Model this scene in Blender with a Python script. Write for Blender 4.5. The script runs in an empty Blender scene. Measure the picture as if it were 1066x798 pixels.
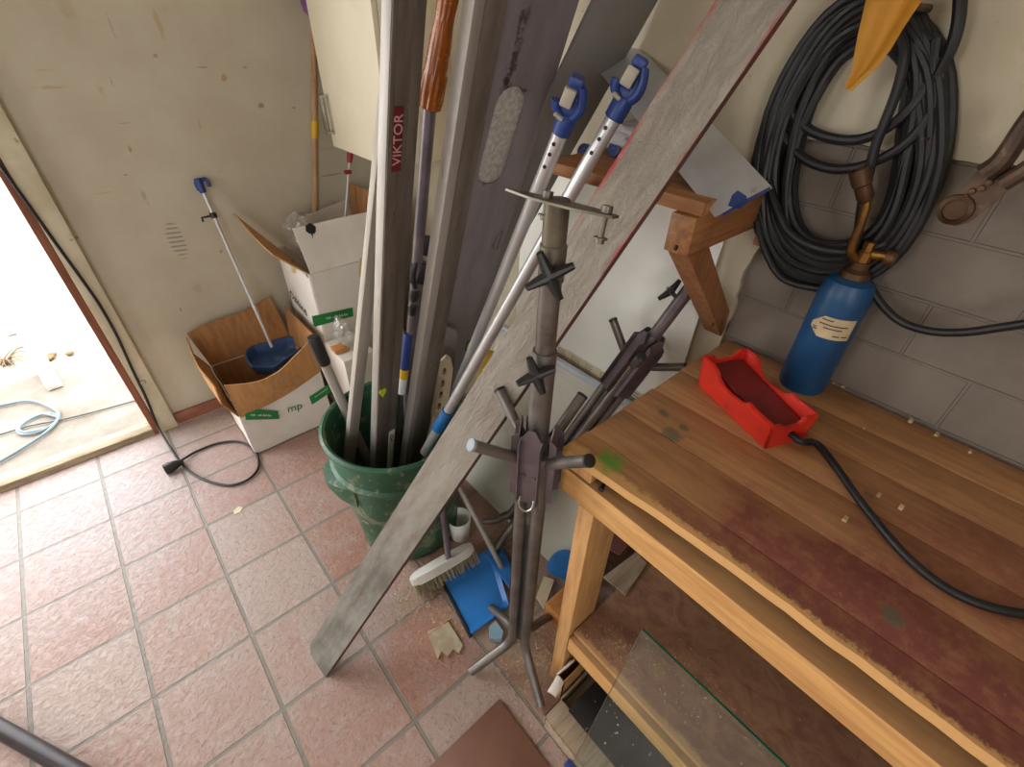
import bpy, bmesh, math, random
from mathutils import Vector, Matrix
from mathutils import noise as mnoise
random.seed(7)
SC = bpy.context.scene
COL = SC.collection
V = Vector

# ------------------------------------------------------------------ camera model (solved from the floor tiles and plumb lines)
F, CX, CY = 487.02, 533.0, 399.0
RM = Matrix(((0.75347133, -0.65709016, 0.02265989),
             (-0.38539019, -0.46931693, -0.79449105),
             (0.53268692, 0.58989333, -0.60685295)))
CAM = V((0.63044, -1.47704, 1.4561))
def ray(x, y): return RM.transposed() @ V(((x-CX)/F, (y-CY)/F, 1))
def at_z(x, y, z=0.0): d = ray(x, y); return CAM + d*((z-CAM.z)/d.z)
def at_y(x, y, Y): d = ray(x, y); return CAM + d*((Y-CAM.y)/d.y)
def at_x(x, y, X): d = ray(x, y); return CAM + d*((X-CAM.x)/d.x)
def at_d(x, y, d): return CAM + ray(x, y)*d
def at_plane(x, y, p, n): d = ray(x, y); return CAM + d*((V(p)-CAM).dot(n)/d.dot(n))

# ------------------------------------------------------------------ materials
def lin(c):
    return tuple((v/255/12.92 if v/255 <= .04045 else ((v/255+.055)/1.055)**2.4) for v in c) + (1,)
class NT:
    def __init__(s, name):
        s.m = bpy.data.materials.new(name); s.m.use_nodes = True
        s.t = s.m.node_tree; s.t.nodes.clear()
        s.out = s.n('ShaderNodeOutputMaterial'); s.p = s.n('ShaderNodeBsdfPrincipled')
        s.l(s.p.outputs[0], s.out.inputs[0])
    def n(s, kind, **k):
        o = s.t.nodes.new(kind)
        for a, b in k.items(): setattr(o, a, b)
        return o
    def l(s, a, b): s.t.links.new(a, b)
    def val(s, sock, v):
        if hasattr(v, 'links'): s.l(v, sock)
        else: sock.default_value = v
    def math(s, op, a, b=0.0, clamp=False):
        o = s.n('ShaderNodeMath', operation=op, use_clamp=clamp)
        s.val(o.inputs[0], a); s.val(o.inputs[1], b); return o.outputs[0]
    def mix(s, f, a, b, mode='MIX'):
        o = s.n('ShaderNodeMix', data_type='RGBA', blend_type=mode)
        s.val(o.inputs[0], f); s.val(o.inputs[6], a); s.val(o.inputs[7], b); return o.outputs[2]
    def coord(s, sc=(1, 1, 1), kind='Object', rot=(0, 0, 0)):
        c = s.n('ShaderNodeTexCoord'); m = s.n('ShaderNodeMapping')
        m.inputs['Scale'].default_value = sc; m.inputs['Rotation'].default_value = rot
        s.l(c.outputs[kind], m.inputs[0]); return m.outputs[0]
    def noise(s, co, scale, detail=4, rough=.6, dist=0):
        o = s.n('ShaderNodeTexNoise'); s.l(co, o.inputs['Vector'])
        o.inputs['Scale'].default_value = scale; o.inputs['Detail'].default_value = detail
        o.inputs['Roughness'].default_value = rough; o.inputs['Distortion'].default_value = dist
        return o.outputs[0]
    def ramp(s, f, lo, hi):
        o = s.n('ShaderNodeMapRange', interpolation_type='SMOOTHSTEP')
        s.l(f, o.inputs[0]); o.inputs[1].default_value = lo; o.inputs[2].default_value = hi
        return o.outputs[0]
    def bump(s, h, strength, dist=.002):
        o = s.n('ShaderNodeBump'); o.inputs['Strength'].default_value = strength
        o.inputs['Distance'].default_value = dist; s.l(h, o.inputs['Height'])
        s.l(o.outputs[0], s.p.inputs['Normal'])
    def blob(s, co, c, r, soft=.35, wob=None):
        """soft elliptical mask around world point c"""
        a = s.n('ShaderNodeVectorMath', operation='SUBTRACT'); s.l(co, a.inputs[0]); a.inputs[1].default_value = c
        b = s.n('ShaderNodeVectorMath', operation='DIVIDE'); s.l(a.outputs[0], b.inputs[0]); b.inputs[1].default_value = r
        d = s.n('ShaderNodeVectorMath', operation='LENGTH'); s.l(b.outputs[0], d.inputs[0])
        v = d.outputs['Value']
        if wob is not None: v = s.math('ADD', v, wob)
        o = s.n('ShaderNodeMapRange', interpolation_type='SMOOTHSTEP'); s.l(v, o.inputs[0])
        o.inputs[1].default_value = 1; o.inputs[2].default_value = 1-soft
        return o.outputs[0]

def mat(name, col, rough=.6, metal=0.0, col2=None, scale=6, stretch=(1, 1, 1), spots=None, bump=0.0, bscale=80,
        lo=.35, hi=.65, spec=None, trans=0.0, alpha=None, ior=None, coord='Object'):
    t = NT(name); p = t.p
    co = t.coord(stretch, coord)
    c = lin(col)
    if col2 is None: col2 = tuple(v*.82 for v in col)
    f = t.ramp(t.noise(co, scale, 6), lo, hi)
    cc = t.mix(f, c, lin(col2))
    if spots:
        for (sc, th, scol, amt) in spots:
            g = t.math('MULTIPLY', t.ramp(t.noise(co, sc, 5, .65), th, th+.08), amt)
            cc = t.mix(g, cc, lin(scol))
    t.l(cc, p.inputs['Base Color'])
    rr = t.n('ShaderNodeMapRange'); t.l(t.noise(co, scale*2.3, 4), rr.inputs[0])
    rr.inputs[3].default_value = max(.02, rough-.12); rr.inputs[4].default_value = min(1, rough+.12)
    t.l(rr.outputs[0], p.inputs['Roughness'])
    p.inputs['Metallic'].default_value = metal
    if spec is not None: p.inputs['Specular IOR Level'].default_value = spec
    if trans: p.inputs['Transmission Weight'].default_value = trans
    if ior: p.inputs['IOR'].default_value = ior
    if alpha is not None: p.inputs['Alpha'].default_value = alpha
    if bump: t.bump(t.noise(co, bscale, 6, .7), bump)
    return t.m

def plain(name, col, rough=.5, metal=0.0):
    return mat(name, col, rough, metal, col2=tuple(v*.92 for v in col), scale=12)

# ---- floor tiles
def floor_mat():
    t = NT('terracotta_tiles'); co = t.coord()
    b = t.n('ShaderNodeTexBrick', offset=0.0, squash=1.0)
    t.l(co, b.inputs['Vector'])
    b.inputs['Scale'].default_value = 1; b.inputs['Brick Width'].default_value = .25083; b.inputs['Row Height'].default_value = .25
    b.inputs['Mortar Size'].default_value = .0058; b.inputs['Mortar Smooth'].default_value = .25; b.inputs['Bias'].default_value = 0
    b.inputs['Color1'].default_value = lin((162, 114, 94)); b.inputs['Color2'].default_value = lin((172, 148, 136))
    b.inputs['Mortar'].default_value = lin((138, 130, 116))
    n1 = t.noise(co, 5, 6, .65); n2 = t.noise(co, 70, 8, .75); n3 = t.noise(co, 13, 6, .68, .3); n4 = t.noise(co, 30, 8, .75)
    c = t.mix(t.math('MULTIPLY', t.ramp(n1, .38, .68), .55), b.outputs['Color'], lin((172, 156, 147)))
    c = t.mix(t.math('MULTIPLY', t.ramp(n3, .55, .72), .38), c, lin((162, 104, 90)))
    c = t.mix(t.math('MULTIPLY', t.ramp(n4, .5, .68), .3), c, lin((196, 184, 174)))
    c = t.mix(t.math('MULTIPLY', t.ramp(n2, .54, .64), .6), c, lin((108, 94, 86)))
    # pale doorway glare painted into the tile colour, broken up by noise
    glare_and_sawdust = t.blob(co, (.25, .35, 0), (1.05, 1.0, 1), .95, t.math('MULTIPLY', n1, .3))
    c = t.mix(t.math('MULTIPLY', t.math('MULTIPLY', glare_and_sawdust, t.math('ADD', t.math('MULTIPLY', t.ramp(n4, .35, .6), .5), .5)), .75), c, lin((172, 170, 174)))
    saw = t.blob(co, (1.12, -.93, 0), (.34, .42, 1), .7, t.math('MULTIPLY', n3, .6))
    c = t.mix(t.math('MULTIPLY', t.math('MULTIPLY', saw, t.ramp(n4, .36, .6)), .75), c, lin((160, 136, 106)))
    c = t.mix(t.math('MULTIPLY', b.outputs['Fac'], .85), c, lin((128, 121, 110)))
    t.l(c, t.p.inputs['Base Color'])
    t.p.inputs['Specular IOR Level'].default_value = .5
    rr = t.n('ShaderNodeMapRange'); t.l(n2, rr.inputs[0]); rr.inputs[3].default_value = .26; rr.inputs[4].default_value = .55
    t.l(rr.outputs[0], t.p.inputs['Roughness'])
    vor = t.n('ShaderNodeTexNoise'); t.l(co, vor.inputs['Vector']); vor.inputs['Scale'].default_value = 55; vor.inputs['Detail'].default_value = 9; vor.inputs['Roughness'].default_value = .72
    h = t.math('SUBTRACT', t.math('MULTIPLY', t.ramp(vor.outputs[0], .25, .6), .6), t.math('MULTIPLY', b.outputs['Fac'], .9))
    t.bump(h, .8, .004)
    return t.m

def leftwall_mat():
    t = NT('painted_board_wall'); co = t.coord()
    n1 = t.noise(co, 3, 6, .6); n2 = t.noise(co, 30, 6, .7)
    c = t.mix(t.ramp(n1, .35, .7), lin((198, 190, 170)), lin((186, 176, 154)))
    c = t.mix(t.math('MULTIPLY', t.ramp(n2, .62, .75), .25), c, lin((160, 140, 104)))
    st = t.coord((1, 1, 1), rot=(0, 0, 0))
    w = t.math('MULTIPLY', t.math('SUBTRACT', n2, .5), 1.2)
    def mark(px, py, rx, rz, col, amt, wob=2.4):
        nonlocal c
        P = at_y(px, py, .68)
        m = t.blob(co, (P.x, .68, P.z), (rx, 1, rz), .6, t.math('MULTIPLY', w, wob))
        c = t.mix(t.math('MULTIPLY', m, amt*.7), c, lin(col))
    br = (150, 112, 58)
    for (px, py, rx, rz, col, amt) in (
        (233, 82, .012, .018, (176, 118, 40), .9), (135, 155, .008, .014, (140, 88, 36), .85), (56, 91, .045, .006, (178, 146, 84), .8),
        (45, 73, .035, .004, (172, 148, 98), .7), (105, 95, .012, .024, (176, 136, 78), .6), (165, 25, .009, .05, (176, 148, 88), .75),
        (70, 8, .02, .05, (170, 138, 84), .5), (107, 201, .03, .0035, (180, 156, 96), .8), (116, 85, .003, .02, (92, 76, 60), .7),
        (272, 110, .012, .008, (84, 72, 60), .8), (162, 58, .008, .006, (120, 100, 76), .7), (210, 70, .02, .003, (110, 92, 74), .6),
        (130, 128, .02, .002, (120, 98, 70), .6), (208, 130, .006, .02, (170, 140, 92), .6), (115, 25, .004, .05, (140, 116, 82), .5),
        (131, 182, .012, .005, (96, 84, 70), .7), (80, 247, .007, .006, (92, 74, 50), .8), (150, 205, .008, .03, (112, 100, 84), .5),
        (188, 322, .004, .014, (70, 66, 62), .8), (205, 300, .02, .03, (160, 136, 104), .5), (230, 262, .008, .012, (120, 84, 50), .7),
        (255, 70, .012, .004, (84, 72, 60), .7), (306, 112, .01, .004, (84, 72, 60), .7), (340, 155, .06, .003, (96, 80, 60), .6), (345, 182, .07, .004, (90, 76, 58), .7)):
        mark(px, py, rx, rz, col, amt)
    # ribbed rubber scuff
    P = at_y(184, 250, .68)
    m = t.blob(co, (P.x, .68, P.z), (.032, 1, .09), .4, t.math('MULTIPLY', w, .6))
    sx = t.n('ShaderNodeSeparateXYZ'); t.l(co, sx.inputs[0])
    s = t.math('SINE', t.math('ADD', t.math('MULTIPLY', sx.outputs[2], 2*math.pi/.017), t.math('MULTIPLY', sx.outputs[0], 30)))
    m = t.math('MULTIPLY', m, t.ramp(s, .1, .7))
    c = t.mix(t.math('MULTIPLY', m, .65), c, lin((104, 96, 86)))
    t.l(c, t.p.inputs['Base Color']); t.p.inputs['Roughness'].default_value = .62
    cs = t.coord((1, 1, 7))
    t.bump(t.math('ADD', t.noise(cs, 9, 6, .6), t.math('MULTIPLY', n2, .4)), .25, .003)
    return t.m

def block_mat():
    t = NT('painted_block_wall'); co = t.coord()
    sx = t.n('ShaderNodeSeparateXYZ'); t.l(co, sx.inputs[0]); cb = t.n('ShaderNodeCombineXYZ')
    t.l(t.math('ADD', sx.outputs[1], 1.187+2.2), cb.inputs[0]); t.l(t.math('SUBTRACT', sx.outputs[2], 1.081-1.12*.98214), cb.inputs[1])
    b = t.n('ShaderNodeTexBrick', offset=.5, squash=1); t.l(cb.outputs[0], b.inputs['Vector'])
    b.inputs['Scale'].default_value = 1; b.inputs['Brick Width'].default_value = .2195; b.inputs['Row Height'].default_value = .11
    b.inputs['Mortar Size'].default_value = .0035; b.inputs['Mortar Smooth'].default_value = .5
    n1 = t.noise(co, 7, 6, .6); n2 = t.noise(co, 60, 6, .7)
    c = t.mix(t.ramp(n1, .35, .7), lin((126, 115, 104)), lin((113, 103, 93)))
    c = t.mix(t.math('MULTIPLY', t.ramp(n2, .66, .74), .4), c, lin((104, 92, 84)))
    c = t.mix(t.math('MULTIPLY', b.outputs['Fac'], .25), c, lin((118, 110, 104)))
    t.l(c, t.p.inputs['Base Color']); t.p.inputs['Roughness'].default_value = .7
    t.bump(t.math('SUBTRACT', t.math('MULTIPLY', n2, .25), b.outputs['Fac']), .7, .004)
    return t.m

def bench_mat(name, red=1.0, base=(180, 132, 86), base2=(156, 111, 72), green=True):
    t = NT(name); co = t.coord((1, 1, 1)); cg = t.coord((16, 1.4, 16))
    g = t.noise(cg, 5, 7, .6, .5) if green else t.noise(t.coord((5, 3, 5)), 5, 8, .7, 1.0); n1 = t.noise(co, 6, 6, .65, .5); n2 = t.noise(co, 45, 6, .7)
    c = t.mix(t.ramp(g, .35, .68), lin(base), lin(base2))
    c = t.mix(t.math('MULTIPLY', t.ramp(n1, .45, .7), .35), c, lin((120, 78, 50)))
    # dried crimson paint trodden over the front boards
    a = t.blob(co, (1.16, -1.62, .86), (.21, .44, 1), .75, t.math('MULTIPLY', t.math('SUBTRACT', n1, .5), 1.6))
    a2 = t.blob(co, (1.36, -1.66, .86), (.2, .34, 1), .85, t.math('MULTIPLY', t.math('SUBTRACT', n1, .5), 1.8))
    a3 = t.blob(co, (1.14, -1.33, .86), (.05, .12, 1), .8, t.math('MULTIPLY', t.math('SUBTRACT', n1, .5), 1.8))
    amt = t.math('MAXIMUM', t.math('MULTIPLY', a, .95), t.math('MAXIMUM', t.math('MULTIPLY', a2, .7), t.math('MULTIPLY', a3, .6)))
    amt = t.math('MULTIPLY', amt, t.math('ADD', t.math('MULTIPLY', t.ramp(n2, .3, .6), .35), .6))
    c = t.mix(t.math('MULTIPLY', amt, red), c, lin((112, 50, 50)))
    c = t.mix(t.math('MULTIPLY', t.ramp(n2, .64, .72), .35), c, lin((190, 150, 110)))
    if green:
        gm = t.blob(co, (1.134, -1.174, .862), (.034, .036, 1), .9, t.math('MULTIPLY', t.math('SUBTRACT', n2, .5), 1.5))
        c = t.mix(t.math('MULTIPLY', gm, .85), c, lin((92, 148, 52)))
        for (px, py, r) in ((760, 585, .014), (745, 575, .01), (785, 610, .012), (690, 430, .016), (712, 445, .012), (928, 640, .016), (905, 515, .012), (700, 452, .02)):
            P = at_z(px, py, .862)
            m = t.blob(co, tuple(P), (r, r, 1), .6, t.math('MULTIPLY', t.math('SUBTRACT', n2, .5), 3))
            c = t.mix(t.math('MULTIPLY', m, .7), c, lin((74, 86, 70)))
        # worn raw edge
    sx = t.n('ShaderNodeSeparateXYZ'); t.l(co, sx.inputs[0])
    e = t.math('SUBTRACT', 1.0, t.ramp(t.math('ADD', sx.outputs[0], t.math('ADD', t.math('MULTIPLY', t.math('SUBTRACT', n1, .5), .014), t.math('MULTIPLY', t.math('SUBTRACT', t.noise(co, 90, 6, .75), .5), .034))), 1.122, 1.132))
    c = t.mix(t.math('MULTIPLY', e, .85 if green else .4), c, lin((216, 168, 106)))
    if green: c = t.mix(t.math('MULTIPLY', gm, .85), c, lin((92, 148, 52)))
    t.l(c, t.p.inputs['Base Color'])
    rr = t.n('ShaderNodeMapRange'); t.l(n1, rr.inputs[0]); rr.inputs[3].default_value = .42; rr.inputs[4].default_value = .7
    t.l(rr.outputs[0], t.p.inputs['Roughness'])
    t.bump(t.math('ADD', g, t.math('MULTIPLY', n2, .5)), .35, .002)
    return t.m

def wood(name, c1, c2, axis='y', rough=.55, scale=5, bump=.25, dirt=False):
    s = {'x': (1.2, 14, 14), 'y': (14, 1.2, 14), 'z': (14, 14, 1.2)}[axis]
    t = NT(name); co = t.coord(s); cw = t.coord()
    g = t.noise(co, scale, 7, .6, .6); n = t.noise(cw, 9, 5)
    c = t.mix(t.ramp(g, .32, .7), lin(c1), lin(c2))
    c = t.mix(t.math('MULTIPLY', t.ramp(n, .55, .75), .3), c, lin(tuple(v*.7 for v in c2)))
    t.l(c, t.p.inputs['Base Color']); t.p.inputs['Roughness'].default_value = rough
    if dirt:
        ge = t.n('ShaderNodeNewGeometry'); sz = t.n('ShaderNodeSeparateXYZ'); t.l(ge.outputs['Normal'], sz.inputs[0])
        c = t.mix(t.math('MULTIPLY', t.ramp(sz.outputs[2], .4, .8), t.math('ADD', t.math('MULTIPLY', n, .5), .35)), c, lin((122, 92, 66))); t.l(c, t.p.inputs['Base Color'])
    t.bump(g, bump, .002); return t.m

M = {}
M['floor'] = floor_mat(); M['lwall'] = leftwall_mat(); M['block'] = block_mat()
M['plaster'] = mat('cream_wall_board', (190, 180, 156), .6, col2=(174, 163, 138), scale=4, spots=[(26, .66, (130, 108, 78), .5), (70, .72, (90, 76, 60), .6)], bump=.25, bscale=30)
M['ceiling'] = plain('ceiling_paint', (214, 208, 196), .8)
M['casing'] = mat('cream_casing_paint', (212, 204, 178), .5, col2=(196, 186, 156), scale=7, spots=[(18, .66, (120, 96, 66), .6)])
M['brownwood'] = wood('brown_door_wood', (150, 92, 62), (116, 66, 44), 'z')
M['sill'] = mat('worn_sill', (176, 160, 132), .65, col2=(140, 122, 96), scale=9, stretch=(1, 6, 6), bump=.3)
M['skirt'] = mat('terracotta_skirting', (152, 98, 76), .55, col2=(128, 78, 60), scale=14, bump=.3)
M['ground'] = mat('sandy_yard', (138, 130, 120), .85, col2=(118, 108, 96), scale=5, spots=[(60, .6, (150, 136, 118), .8), (16, .62, (178, 160, 136), .5)], bump=.6, bscale=45)
M['bench'] = bench_mat('bench_top_wood'); M['shelf'] = bench_mat('bench_shelf_board', .5, (150, 112, 84), (116, 80, 62), False)
M['pine'] = wood('orange_pine', (206, 158, 98), (180, 130, 76), 'y', dirt=True); M['pinez'] = wood('orange_pine_post', (206, 160, 104), (182, 134, 84), 'z')
M['pinex'] = wood('pine_rail', (196, 134, 72), (166, 104, 54), 'x')
M['brack'] = wood('bracket_wood', (164, 112, 68), (130, 84, 50), 'x'); M['brackz'] = wood('strut_wood', (158, 106, 64), (124, 80, 46), 'z'); M['bracky'] = wood('shelf_wood', (170, 116, 68), (136, 88, 50), 'y')
M['bucket'] = mat('green_bucket_plastic', (48, 98, 70), .45, col2=(40, 80, 58), scale=5, spots=[(11, .55, (150, 138, 116), .5), (34, .57, (170, 158, 132), .5)], bump=.1, bscale=20)
M['mortar'] = mat('dried_mortar', (120, 110, 96), .9, col2=(92, 84, 74), scale=14, bump=.8, bscale=30)
M['alu'] = mat('dull_aluminium', (176, 170, 162), .5, .35, col2=(142, 136, 130), scale=6, stretch=(1, 1, .25), spots=[(40, .64, (90, 80, 70), .5)])
M['aluD'] = mat('dirty_aluminium', (124, 114, 104), .55, .25, col2=(96, 86, 77), scale=7, stretch=(2, 2, .4), spots=[(30, .6, (84, 70, 58), .6), (50, .62, (170, 160, 148), .35)], bump=.25, bscale=50)
M['aluP'] = mat('purple_grey_aluminium', (134, 127, 132), .5, .25, col2=(118, 111, 116), scale=4, stretch=(2, 2, .5), spots=[(16, .68, (70, 54, 44), .7)])
M['aluF'] = mat('satin_grey_board', (140, 137, 133), .45, .4, col2=(124, 120, 116), scale=3, stretch=(1, 1, .3))
M['aluB'] = mat('bright_sheet', (206, 208, 210), .38, .65, col2=(184, 186, 188), scale=5, spots=[(22, .64, (150, 142, 132), .5)])
M['rough'] = mat('mortar_crusted_board', (206, 202, 192), .6, 0.0, col2=(172, 166, 156), scale=90, bump=1.0, bscale=120)
def plank_mat():
    t = NT('grey_plank'); co = t.coord(); cs = t.coord((1, 1, .35))
    n1 = t.noise(cs, 16, 7, .65); n2 = t.noise(co, 70, 7, .75, .8); n3 = t.noise(co, 9, 5)
    c = t.mix(t.ramp(n1, .35, .68), lin((160, 158, 150)), lin((112, 108, 100)))
    sx = t.n('ShaderNodeSeparateXYZ'); t.l(co, sx.inputs[0])
    up = t.ramp(sx.outputs[2], .35, 1.0)
    c = t.mix(t.math('MULTIPLY', up, .55), c, lin((158, 146, 130)))
    # red paint along both long edges of the upper half
    w = t.math('MULTIPLY', t.math('SUBTRACT', n1, .5), .03)
    ax = t.math('ADD', t.math('ABSOLUTE', t.math('SUBTRACT', sx.outputs[0], .0445)), w)
    rim = t.ramp(ax, .0375, .047)
    zn = t.math('MULTIPLY', t.ramp(sx.outputs[2], 1.15, 1.4), t.math('SUBTRACT', 1.0, t.ramp(sx.outputs[2], 2.0, 2.2)))
    c = t.mix(t.math('MULTIPLY', t.math('MULTIPLY', t.math('MULTIPLY', rim, zn), t.ramp(n3, .36, .5)), .85), c, lin((176, 34, 46)))
    dots = t.math('MULTIPLY', t.ramp(t.noise(co, 34, 3), .7, .74), .7)
    c = t.mix(dots, c, lin((168, 60, 60)))
    c = t.mix(t.math('MULTIPLY', t.ramp(n2, .62, .75), .4), c, lin((96, 88, 80)))
    t.l(c, t.p.inputs['Base Color']); t.p.inputs['Roughness'].default_value = .5; t.p.inputs['Metallic'].default_value = .35
    t.bump(t.math('ADD', t.math('MULTIPLY', t.noise(cs, 60, 8, .75, 1.2), up), t.math('MULTIPLY', n1, .5)), 1.0, .005)
    return t.m
M['plank'] = plank_mat()
M['rededge'] = mat('dark_red_edge', (112, 58, 54), .6, col2=(90, 62, 56), scale=12, stretch=(1, 1, .3))
M['tube'] = mat('worn_steel_tube', (126, 120, 115), .38, .55, col2=(98, 92, 87), scale=10, spots=[(36, .62, (92, 76, 62), .6)])
M['steelpurple'] = mat('purple_grey_painted_steel', (122, 110, 114), .4, .4, col2=(98, 88, 92), scale=8, spots=[(24, .66, (150, 142, 140), .5)])
M['olive'] = mat('zinc_plated_steel', (120, 112, 96), .4, .5, col2=(94, 86, 72), scale=14, spots=[(30, .62, (96, 82, 62), .6)])
M['black'] = plain('black_plastic', (34, 32, 31), .42); M['rubber'] = plain('black_rubber', (30, 31, 34), .5)
M['cable'] = mat('black_cable_rubber', (25, 25, 27), .5, col2=(18, 18, 20), scale=20, spots=[(70, .72, (130, 126, 120), .7)])
M['capblue'] = plain('grey_blue_cap', (150, 160, 170), .5)
M['silver'] = mat('anodised_pole', (206, 206, 206), .36, .5, col2=(190, 190, 190), scale=6, stretch=(1, 1, .2))
M['bluep'] = plain('blue_clamp_plastic', (36, 62, 128), .45); M['greyp'] = plain('grey_beige_plastic', (176, 168, 152), .5)
M['bluedust'] = mat('blue_dustpan_plastic', (46, 122, 196), .38, col2=(36, 104, 172), scale=6, spots=[(16, .6, (150, 140, 116), .35)])
M['bluetray'] = mat('dusty_blue_plastic', (52, 88, 134), .5, col2=(44, 74, 116), scale=7, spots=[(12, .56, (120, 130, 136), .6)])
M['card'] = mat('brown_cardboard', (192, 144, 92), .75, col2=(176, 128, 78), scale=5, stretch=(12, 12, 1), bump=.1); M['cardin'] = mat('inner_cardboard', (170, 122, 74), .8, col2=(150, 104, 62), scale=5, stretch=(10, 10, 1))
M['cardw'] = mat('white_printed_cardboard', (226, 220, 212), .6, col2=(212, 204, 194), scale=4, spots=[(14, .7, (180, 166, 148), .4)])
M['tapey'] = plain('yellowed_tape', (214, 192, 140), .4)
M['green'] = plain('green_print', (30, 128, 62), .55); M['white'] = plain('white_print', (236, 236, 232), .55); M['ink'] = plain('dark_ink', (40, 40, 52), .6); M['spray'] = plain('black_spray', (28, 26, 26), .8)
M['gasblue'] = mat('blue_gas_cylinder_paint', (24, 78, 122), .4, col2=(20, 64, 102), scale=7, spots=[(40, .72, (130, 140, 140), .6)])
M['label'] = mat('aged_paper_label', (206, 186, 150), .6, col2=(186, 162, 124), scale=14)
M['brass'] = mat('tarnished_brass', (150, 108, 52), .38, .85, col2=(104, 74, 40), scale=12); M['bronze'] = mat('heat_darkened_bronze', (96, 70, 46), .5, .6, col2=(70, 50, 34), scale=12)
M['pedal'] = mat('red_pedal_paint', (214, 52, 34), .38, col2=(192, 40, 28), scale=8, spots=[(18, .66, (110, 60, 56), .7)], bump=.08, bscale=40)
M['pedalpad'] = mat('dark_red_pad', (132, 38, 36), .55, col2=(112, 34, 32), scale=16)
M['amber'] = mat('amber_plastic', (176, 96, 20), .25, col2=(140, 70, 14), scale=10, trans=.25)
M['beige'] = mat('beige_plastic', (206, 190, 160), .5, col2=(186, 170, 140), scale=10, spots=[(26, .66, (140, 120, 92), .5)])
M['lath'] = mat('weathered_pale_lath', (184, 176, 164), .6, .1, col2=(158, 149, 137), scale=7, stretch=(3, 3, .4), bump=.2)
M['stick'] = wood('broomstick_wood', (190, 150, 108), (164, 122, 82), 'z'); M['yellow'] = plain('yellow_band', (222, 176, 36), .5)
M['yellowcloth'] = mat('mustard_cloth', (206, 148, 44), .65, col2=(186, 130, 34), scale=5, bump=.1, bscale=120)
M['rust'] = mat('rusty_steel', (104, 82, 66), .6, .45, col2=(70, 54, 44), scale=22, spots=[(40, .6, (140, 116, 96), .5)], bump=.6, bscale=60)
M['cab'] = mat('cream_cabinet_paint', (234, 226, 202), .4, col2=(226, 217, 192), scale=4, spots=[(30, .74, (190, 174, 140), .5)]); M['chrome'] = plain('brushed_handle', (190, 186, 178), .25, 1.0)
M['redp'] = plain('red_plastic', (164, 28, 40), .4); M['redsticker'] = mat('red_sticker', (112, 18, 30), .5, col2=(92, 14, 24), scale=30); M['palered'] = plain('pale_lettering', (206, 168, 160), .5)
M['vial'] = plain('lime_vial', (190, 220, 60), .25)
M['foam'] = mat('white_foam_sheet', (244, 244, 236), .6, col2=(236, 236, 226), scale=5, spots=[(50, .74, (150, 140, 120), .5)])
def dotted():
    t = NT('dotted_insulation'); co = t.coord((150, 150, 150)); n = t.noise(t.coord(), 5, 5)
    v = t.n('ShaderNodeTexVoronoi'); t.l(co, v.inputs['Vector']); v.inputs['Scale'].default_value = 1; v.inputs['Randomness'].default_value = 0
    m = t.ramp(v.outputs['Distance'], .3, .45)
    c = t.mix(t.math('MULTIPLY', m, .3), lin((212, 210, 196)), lin((184, 182, 166)))
    c = t.mix(t.math('MULTIPLY', t.ramp(n, .45, .7), .3), c, lin((176, 166, 146)))
    t.l(c, t.p.inputs['Base Color']); t.p.inputs['Roughness'].default_value = .6; t.bump(v.outputs['Distance'], .3, .002); return t.m
M['dotted'] = dotted()
M['strip'] = mat('printed_paper_strip', (222, 210, 180), .6, col2=(208, 194, 160), scale=9); M['rail'] = plain('pale_blue_rail', (206, 216, 228), .35); M['print'] = plain('grey_print', (160, 152, 130), .6)
def granite():
    t = NT('black_speckled_tile'); co = t.coord(); v = t.n('ShaderNodeTexVoronoi'); t.l(co, v.inputs['Vector']); v.inputs['Scale'].default_value = 75
    m = t.math('SUBTRACT', 1.0, t.ramp(v.outputs['Distance'], .12, .24)); n = t.ramp(t.noise(co, 40, 3), .5, .62)
    c = t.mix(t.math('MULTIPLY', m, n), lin((34, 34, 36)), lin((196, 194, 188)))
    t.l(c, t.p.inputs['Base Color']); t.p.inputs['Roughness'].default_value = .3; return t.m
M['granite'] = granite()
def glass(name, tint, rough=.02, a=.12, gl_=.08):
    t = NT(name); t.t.nodes.remove(t.p)
    tr = t.n('ShaderNodeBsdfTransparent'); tr.inputs[0].default_value = tint
    gl = t.n('ShaderNodeBsdfGlossy'); gl.inputs['Roughness'].default_value = rough
    df = t.n('ShaderNodeBsdfDiffuse'); df.inputs[0].default_value = (.7, .68, .62, 1)
    lw = t.n('ShaderNodeLayerWeight'); lw.inputs['Blend'].default_value = .25
    m1 = t.n('ShaderNodeMixShader'); t.l(t.math('MULTIPLY', t.math('ADD', t.math('MULTIPLY', t.ramp(t.noise(t.coord(), 9, 6, .7), .4, .75), .5), .5), a), m1.inputs[0]); t.l(tr.outputs[0], m1.inputs[1]); t.l(df.outputs[0], m1.inputs[2])
    m2 = t.n('ShaderNodeMixShader'); t.l(t.math('ADD', t.math('MULTIPLY', lw.outputs['Facing'], gl_*2), gl_*.4), m2.inputs[0]); t.l(m1.outputs[0], m2.inputs[1]); t.l(gl.outputs[0], m2.inputs[2])
    t.l(m2.outputs[0], t.out.inputs[0]); return t.m
M['glass'] = glass('dusty_clear_glass', (.93, .97, .95, 1), .03, .045, .035); M['glassedge'] = mat('green_glass_edge', (24, 110, 84), .15, col2=(16, 84, 66))
M['bag'] = glass('clear_plastic_film', (.95, .95, .94, 1), .2, .3, .16)
M['browntile'] = mat('brown_board', (122, 84, 66), .6, col2=(108, 72, 56), scale=8, spots=[(50, .72, (170, 140, 120), .4)])
M['corr'] = wood('corrugated_grey_card', (168, 148, 124), (136, 116, 94), 'x', .8)
M['purple'] = mat('purple_cloth', (142, 96, 148), .9, col2=(112, 72, 122), scale=30, bump=.5, bscale=120)
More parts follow.
